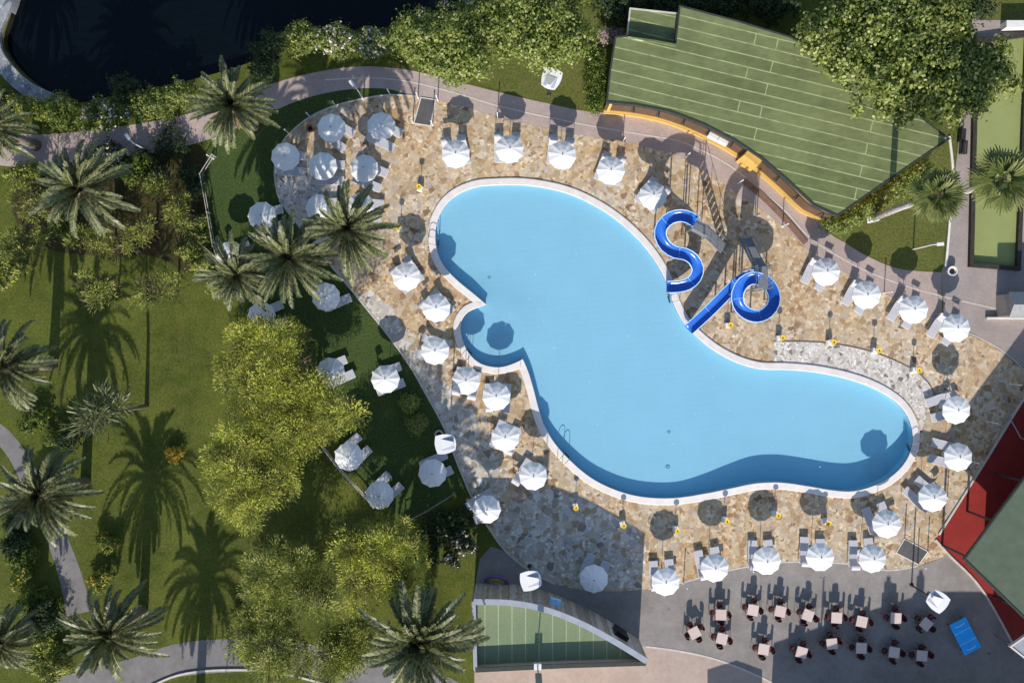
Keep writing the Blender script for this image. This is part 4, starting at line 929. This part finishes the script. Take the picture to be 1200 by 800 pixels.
lf_fan = leaf_mat('fan palm blades', [(0,(.07,.10,.03)),(.5,(.13,.16,.045)),(1,(.24,.24,.09))], .2, .45)
m_rachis = M('pale palm rib', (.30,.27,.15), .5, .15, 4)

B = 'broad'; F = 'feather'
tree('broadleaf_tree', 'huge broadleaf tree overhanging the green felt roof and bowling carpet', [(985,40,40),(1035,32,48),(1092,36,46),(1140,72,36),(1162,88,27),(1108,96,48),(1045,88,48),(990,70,32),(956,48,20),(1052,122,24),(1120,118,28),(1068,0,42),(1000,4,36),(1140,100,25)], 7.0, lf_broad, 1000, 44, .30, .215, .75, B, .7, .6, .42)
tree('broadleaf_tree', 'round pale broadleaf tree on the verge beside the box hedge', [(650,22,40),(622,42,28),(676,44,24),(602,12,32),(642,60,24),(600,50,22),(560,20,24)], 5.4, lf_pale, 460, 36, .27, .18, .75, B, .7, .6, .25)
tree('broadleaf_tree', 'pale broadleaf tree leaning over the brick path near the mat', [(520,54,34),(548,68,24),(492,42,28),(562,42,22),(538,84,14),(515,75,18)], 5.2, lf_pale, 340, 36, .27, .18, .75, B, .7, .6, .22)
feathery = [
 ('large yellow feathery tree nearest the three palms', [(312,410,36),(340,428,28),(285,436,26),(298,394,20),(352,448,18),(338,396,16),(312,448,26)], 5.4, lf_feather),
 ('yellow feathery tree reaching out to the lawn parasols', [(366,484,32),(400,482,18),(345,498,30),(352,466,26),(376,508,16),(324,474,26),(312,508,24)], 5.2, lf_feather),
 ('bright yellow feathery tree beside the open meadow', [(295,545,38),(322,556,28),(275,576,28),(262,527,20),(300,590,18),(328,528,22),(285,505,22)], 5.2, lf_feather),
 ('yellow feathery tree above the lowest big palm', [(440,650,36),(466,640,28),(425,672,26),(466,670,26),(410,638,18),(488,652,14),(428,698,16)], 5.2, lf_feather),
 ('olive feathery tree between two yellow ones and the footpath', [(335,676,30),(362,692,22),(314,662,20),(374,708,16)], 4.6, lf_olive),
 ('olive feathery tree overhanging the footpath bend', [(318,758,26),(298,748,18),(340,770,18),(324,738,14)], 4.2, lf_olive),
 ('olive feathery tree between footpath and lowest palm', [(404,760,20),(388,772,16),(416,738,14)], 3.8, lf_olive)]
for d, lob, z, mt in feathery: tree('feathery_tree', d, lob, z, mt, 104 if len(lob) > 5 else 70, 270, .6, .165, .27, F, .6, .95, .2, group='feathery trees of the garden')
small = [
 ('small feathery tree below the frayed palm, nearer the frame edge', [(35,238,22),(22,222,14),(52,250,14)], 3.2), ('small feathery tree in the upper meadow next to grey fern clump', [(30,284,24),(12,292,14),(50,276,12)], 3.2),
 ('bluish feathery tree below the frayed palm', [(112,286,22),(95,282,14),(130,292,14)], 3.0), ('leafy tree between railing and bluish feathery tree', [(160,276,18),(172,264,11),(148,282,11)], 3.4),
 ('sparse feathery tree above the palm shadow', [(116,334,20),(100,338,12),(132,340,12),(110,350,10)], 3.4), ('spreading feathery tree above a trunk shadow', [(185,340,26),(168,350,18),(205,340,18),(190,330,16)], 3.6),
 ('upright leafy shrub beside the railing', [(206,252,13),(215,262,10),(212,238,10)], 2.4), ('low feathery clump in the shaded corner by the pond path', [(188,214,11),(178,222,9)], 2.2)]
for d, lob, z in small: tree('small_tree', d, lob, z, lf_olive, 20, 90, .6, .18, .24, F, .55, .5, .09, group='small feathery trees')

def shrub(name, label, lobes_px, h, mat, n, size=.13, group=None, flower=None, cat='shrub'):
    lob = []
    for (px, py, rp) in lobes_px: x, y = P(px, py, h*.7); lob.append([x, y, h*.5, rp/PPM, h*.5])
    cx = sum(l[0] for l in lob)/len(lob); cy = sum(l[1] for l in lob)/len(lob); t = thing(name, label, cat, (cx, cy, 0), 0, group)
    rel = [(l[0]-cx, l[1]-cy, l[2], l[3], l[4]) for l in lob]
    foliage('foliage', rel, mat, t, n, 16, .14, size, .7, B)
    st = MB()
    for l in rel: st.tube([(l[0]*.3, l[1]*.3, 0), (l[0], l[1], h*.55)], [.05,.02], 5)
    st.build('stem', m_bark, t)
    if flower: foliage('blossom', [(l[0], l[1], l[2]+.08, l[3], l[4]) for l in rel], flower, t, max(12, n//3), 5, .1, .14, .9, B)
    return t
hg = 'flowering hedge shrubs along the pond'
shrub('flowering_shrub', 'white flecked hedge shrub over the pond path, nearest the stone wall', [(60,128,18),(80,132,20)], 1.8, lf_hedge, 240, group=hg, flower=None)
shrub('flowering_shrub', 'dark hedge shrub with white specks midway along the pond path', [(105,138,16),(125,132,20),(140,126,16)], 1.8, lf_hedge, 260, group=hg, flower=lf_flower)
shrub('flowering_shrub', 'yellow green hedge shrub beside the large path palm', [(165,126,18),(190,118,20),(208,110,16)], 1.8, lf_pale, 260, group=hg)
shrub('conifer_shrub', 'dark green conifer shrub at the pond corner above the palm', [(312,62,18),(318,50,14),(305,78,12)], 3.0, lf_dark, 300)
shrub('conifer_shrub', 'bluish spiky shrub dipping over the pond water', [(148,104,16),(140,98,12)], 2.2, lf_dark, 160)
shrub('conifer_shrub', 'grey green spiky shrub below the pond stone wall', [(30,124,12),(16,120,11),(48,130,10)], 1.6, lf_olive, 150)
for i, (lob, d) in enumerate([([(345,45,18),(362,42,16)], 'hedge shrub next to the dark conifer'), ([(385,46,18),(402,48,18)], 'hedge shrub thick with pink blossom'), ([(425,50,16),(442,50,18)], 'hedge shrub second from the broadleaf tree'), ([(462,48,16),(478,44,16)], 'hedge shrub touching the broadleaf tree')]):
    shrub('flowering_shrub', 'bright green '+d, lob, 1.7, lf_pale, 260, group=hg, flower=lf_flower if i in (1, 2) else None)
shrub('flowering_shrub', 'pink blossoming shrub at the pond edge above the trees', [(500,22,14),(530,14,16),(555,8,14)], 1.8, lf_hedge, 220, group=hg, flower=lf_flower)
shrub('round_shrub', 'small clipped round shrub on the lawn, nearer the parasol', [(479,473,9)], 1.0, lf_pale, 240, .1, 'clipped round lawn shrubs')
shrub('round_shrub', 'small clipped round shrub on the lawn, nearer the lamp', [(487.5,497,10)], 1.0, lf_pale, 260, .1, 'clipped round lawn shrubs')
shrub('flowering_shrub', 'shrub with white blossom balls beside the shaded lane', [(548,640,10),(536,632,12),(528,655,10)], 1.2, lf_dark, 170, flower=lf_flower)
shrub('shrub', 'dark leafy shrub below the pipe railing', [(520,612,18),(545,605,12),(505,630,16)], 1.1, lf_dark, 220)
shrub('gold_shrub', 'golden flowered bush alone on the meadow', [(203,532,7)], .8, lf_gold, 70, flower=lf_gold)
shrub('gold_shrub', 'golden flowered bush at the lane corner', [(128,638,9),(118,632,7)], .9, lf_hedge, 90, flower=lf_gold)
shrub('gold_shrub', 'golden bush in shade above the tufted palm', [(115,680,11),(125,672,8)], .9, lf_hedge, 90, flower=lf_gold)
shrub('gold_shrub', 'golden flowered bush by the frame edge beside the lane', [(25,672,11),(18,682,8)], .9, lf_hedge, 90, flower=lf_gold)
shrub('round_shrub', 'rounded dark bush beside the lane and tufted palm', [(48,715,15),(60,728,14),(40,732,12)], 1.6, lf_dark, 240)
shrub('shrub', 'pale leafy bush between the lane bush and corner palm', [(48,752,13),(60,765,14),(40,775,14)], 1.2, lf_olive, 180)
shrub('shrub', 'mixed border shrub between two palms by the lane', [(32,498,12),(45,490,12),(60,512,10)], 1.1, lf_hedge, 170)
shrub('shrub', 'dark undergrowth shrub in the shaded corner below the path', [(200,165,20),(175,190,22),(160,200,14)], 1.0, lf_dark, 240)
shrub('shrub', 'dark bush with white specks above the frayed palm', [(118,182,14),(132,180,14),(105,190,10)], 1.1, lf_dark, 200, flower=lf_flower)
under = [([(20,205,12),(35,200,10)],'pale bush beside the frayed palm, by the frame edge','shrub',lf_olive),([(70,262,12),(82,270,10)],'green bush between two small trees under the frayed palm','shrub',lf_hedge),
 ([(150,200,14),(165,190,12)],'green bush on the brown bed by the frayed palm','shrub',lf_hedge),([(222,205,12),(228,220,11)],'dark bush on the brown bed nearest the railing','shrub',lf_dark),([(232,262,10),(236,280,10)],'reddish brown bush beside the railing posts','shrub',lf_broad),
 ([(218,292,12),(232,302,12)],'tuft of pale foliage below the railing shrub','shrub',lf_olive),([(14,312,16),(0,325,14)],'grey green bush below the upper meadow tree by the frame','shrub',lf_olive),
 ([(15,615,12),(25,632,12),(8,640,12)],'dark bush at the frame edge beside the lane palm','shrub',lf_dark),([(20,655,12),(32,648,10)],'leafy bush between the lane and frame edge','shrub',lf_hedge),([(92,500,12),(78,516,12)],'dark leafy bush above the lane palm','shrub',lf_dark),
 ([(40,700,12),(28,712,10)],'small green bush alone on the lane verge','shrub',lf_hedge),([(70,780,12),(58,792,10)],'bush at the footpath start by the corner palm','shrub',lf_olive),([(240,310,10),(252,330,10)],'spiky bush at the end of the garden railing','shrub',lf_olive),
 ([(480,640,12),(498,655,12)],'dark bush under the lowest yellow tree','shrub',lf_dark),([(300,705,16),(285,720,14)],'feathery low bush on the meadow by the olive trees','shrub',lf_olive),([(8,128,11),(-4,116,11)],'dark bush behind the pond stone wall','shrub',lf_dark)]
for lob, d, cn, mt in under: shrub(cn, d, lob, random.uniform(1.0,1.7), mt, 200, .14)
hb = shrub('box_hedge', 'clipped box hedge standing between verge and clubhouse', [(698,70,11),(698,80,11),(697,90,11),(697,100,11),(697,110,11),(697,121,11)], 1.3, lf_hedge, 520, .10, cat='hedge')
shrub('flowering_shrub', 'bare pinkish shrub beside the annex roof', [(712,42,10),(722,40,8)], 1.6, leaf_mat('pinkish dry leaves', [(0,(.22,.15,.15)),(1,(.42,.33,.33))]), 60, .12)
for i, (lob, d) in enumerate([([(985,262,12),(1000,254,12),(972,262,9)], 'ivy bush at the path end of the clubhouse'), ([(1018,244,12),(1034,232,12)], 'ivy bush midway along the clubhouse side'), ([(1052,220,12),(1068,208,12),(1084,196,11)], 'ivy bush at the tree end of the clubhouse')]):
    shrub('ivy_bush', 'pale edged '+d, lob, 1.5, lf_pale, 190, .12, 'ivy along the clubhouse side')
for i, x in enumerate((728, 790, 850, 905, 1105, 1130)):
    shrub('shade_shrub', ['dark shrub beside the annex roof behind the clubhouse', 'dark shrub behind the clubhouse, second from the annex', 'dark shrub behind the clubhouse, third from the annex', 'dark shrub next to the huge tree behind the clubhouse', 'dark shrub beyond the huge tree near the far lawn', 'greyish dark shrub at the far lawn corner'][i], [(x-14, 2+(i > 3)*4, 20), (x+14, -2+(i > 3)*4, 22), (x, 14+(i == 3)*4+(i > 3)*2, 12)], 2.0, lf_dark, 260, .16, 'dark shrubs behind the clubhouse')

# ---- palms
def frond_arrays(az, el0, ln, wd, n, seed):
    """leaflets of one arching feather frond: centres, half lengths, half widths, rachis points"""
    rg = np.random.default_rng(seed); s = np.linspace(0, 1, 15); el = el0-(.55+.9*max(0, .75-el0*.3))*s**1.4*1.15; dl = ln/14
    r = np.concatenate([[0], np.cumsum(np.cos(el[:-1])*dl)]); z = np.concatenate([[0], np.cumsum(np.sin(el[:-1])*dl)])
    u = np.linspace(.10, .99, n); rr = np.interp(u, s, r); zz = np.interp(u, s, z); ee = np.interp(u, s, el)
    wl = wd*np.sin(np.pi*(u*.86+.10))**.6
    C = []; U = []; W = []
    ca, sa = math.cos(az), math.sin(az)
    for sd_ in (-1, 1):
        for i in range(n):
            f = np.array([math.cos(ee[i])*ca, math.cos(ee[i])*sa, math.sin(ee[i])]); sdv = np.array([-sa, ca, 0])*sd_; up = np.cross(f, np.array([-sa, ca, 0])); up = up if up[2] > 0 else -up
            d = f*.70+sdv*.62+up*(.34+rg.normal()*.10); d /= np.linalg.norm(d); Ln = wl[i]*rg.uniform(.85, 1.12)
            p = np.array([rr[i]*ca, rr[i]*sa, zz[i]]); C.append(p+d*Ln*.5); U.append(d*Ln*.5); b = np.cross(d, up); b /= np.linalg.norm(b); W.append(b*.034)
    rp = [(a_*ca, a_*sa, b_) for a_, b_ in zip(r, z)]
    return C, U, W, rp
def palm_crown(seed, nf=52, ln=3.6):
    rg = random.Random(seed); C = []; U = []; W = []; ra = MB()
    for i in range(nf):
        t_ = (i+.5)/nf; az = i*2.39996+rg.uniform(-.38,.38); el = R(80)*(1-t_)**.9-R(22)*t_+R(rg.uniform(-12,12)); l_ = ln*(.6+.4*min(1, t_*2.2))*rg.uniform(.7, 1.12)
        c, u, w_, rp = frond_arrays(az, el, l_, (.40*rg.uniform(.85, 1.15)), 46, seed*100+i); C += c; U += u; W += w_; ra.tube(rp[::2], [.035]+[.024]*(len(rp[::2])-2)+[.008], 4)
    return np.array(C), np.array(U), np.array(W), ra
crown_meshes = []
for sdd, nf_, ln_ in ((3,58,3.6),(5,50,3.9),(8,66,3.4),(13,54,3.7)):
    C, U, W, ra = palm_crown(sdd, nf_, ln_); o = quads('crown', C, U, W, lf_palm, None); q = ra.build('frond_rib', m_rachis); crown_meshes.append((o, q))
def palm_tree(px, py, h, scale, label, var, rot):
    bx, by = P(px, py, h); t = thing('date_palm', label, 'palm tree', (bx, by, 0), 0, 'feather palms of the garden')
    pts = [(0,0,0),(.02,0,h*.3),(0,.02,h*.7),(0,0,h-.1)]
    MB().tube(pts, [.42,.34,.32,.40], 10).build('trunk', m_palmbark, t, True)
    MB().lathe([(.30,-.55),(.46,-.2),(.42,.1),(.12,.35)], (0,0,h), 10).build('crown_heart', m_palmbark, t)
    oc, oq = crown_meshes[var % 4]; c = oc.copy(); COL.objects.link(c); c.parent = t; c.location = (0,0,h); c.rotation_euler = (R(random.uniform(-9,9)), R(random.uniform(-9,9)), rot); c.scale = (scale*random.uniform(.93,1.08), scale*random.uniform(.93,1.08), scale*random.uniform(.9,1.15))
    q = oq.copy(); COL.objects.link(q); q.parent = c
    dead = []; rg = random.Random(var*7+1); DC = []; DU = []; DW = []
    for k in range(9):
        a_, b_, c_, _ = frond_arrays(rg.uniform(0, 6.28), R(rg.uniform(-38,-12)), 2.6*scale, .3, 26, var*50+k); DC += a_; DU += b_; DW += c_
    e = quads('dry_foliage', np.array(DC), np.array(DU), np.array(DW), lf_dry, t); e.location = (0,0,h-.25)
    return t
palms = [(272,125,5.6,.95,'feather palm at the bend of the pond path'),(95,222,6.0,1.05,'feather palm with frayed tips between pond path and meadow'),(-8,150,5.6,.85,'feather palm cut by the frame beside the pond stone wall'),(8,430,6.2,1.0,'feather palm cut by the frame above the lane'),(50,580,6.2,.98,'feather palm standing over the lane'),(130,742,5.4,1.05,'tufted feather palm where lane meets footpath'),(2,752,5.2,.85,'feather palm in the corner below the golden bush'),(278,322,6.4,.85,'feather palm of the trio, beside the garden railing'),(339,302,6.8,1.0,'middle feather palm of the trio on the lawn'),(408,268,7.2,1.0,'feather palm of the trio reaching over the paving'),(491,750,6.2,1.42,'big feather palm touching the curved stone building'),(193,914,6.4,1.05,'feather palm below the footpath, known by its shadow')]
for i, p in enumerate(palms): palm_tree(*p, i, i*1.3)
for oc, oq in crown_meshes: bpy.data.objects.remove(oc); bpy.data.objects.remove(oq)
def fan_palm(px, py, h, r, label, seed):
    rg = random.Random(seed); bx, by = P(px, py, h); t = thing('fan_palm', label, 'palm tree', (bx, by, 0), 0, 'fan palms by the bowling carpet'); C = []; U = []; W = []; ra = MB()
    MB().tube([(0,0,0),(.0,.05,h*.5),(0,0,h)], [.30,.22,.24], 9).build('trunk', M('speckled palm bark', (.34,.32,.30), .9, .6, 7, bmp=.6), t, True)
    for i in range(26):
        t_ = (i+.5)/26; az = i*2.39996+rg.uniform(-.2,.2); el = R(75)*(1-t_)-R(35)*t_; pl = r*.55*rg.uniform(.8,1.1)*(.5+.5*min(1, 2*t_)); d = np.array([math.cos(el)*math.cos(az), math.cos(el)*math.sin(az), math.sin(el)])
        ra.tube([(0,0,0), tuple(d*pl)], [.03,.015], 4); sdv = np.array([-math.sin(az), math.cos(az), 0]); 
        for k in range(17):
            a = R(-95+190*k/16); dd = d*math.cos(a)+sdv*math.sin(a)-np.array([0,0,.16]); dd /= np.linalg.norm(dd); Ln = r*.55*rg.uniform(.85,1.1)*(.72+.28*math.cos(a)); C.append(d*pl+dd*Ln*.5); U.append(dd*Ln*.5); b = np.cross(dd, np.array([0,0,1.])); b /= max(1e-6, np.linalg.norm(b)); W.append(b*.075)
    c = quads('crown', np.array(C), np.array(U), np.array(W), lf_fan, t); c.location = (0,0,h); q = ra.build('frond_rib', m_rachis, c)
fan_palm(1099, 229, 10.5, 1.75, 'fan palm leaning over the lawn, nearer the clubhouse', 1)
fan_palm(1176, 210, 12.0, 2.0, 'fan palm with its crown over the bowling carpet', 2)
# scraggly yucca with a leaning trunk
bx, by = G(172, 475); ex, ey = P(115, 487, 6.5); t = thing('yucca_tree', 'scraggly sparse palm with a leaning pale trunk on the meadow', 'tree', (bx, by, 0))
d = Vector((ex-bx, ey-by, 6.5)); MB().tube([(0,0,0), d*.4+Vector((.1,0,.3)), d*.97], [.17,.11,.08], 8).build('trunk', m_palmbark, t, True)
foliage('crown', [(d.x, d.y, 6.3, 1.3, .6), (d.x-.5, d.y-.5, 6.1, .9, .4), (d.x+.9, d.y+.4, 6.0, .6, .3)], lf_palm, t, 60, 18, .8, .62, .13, F)
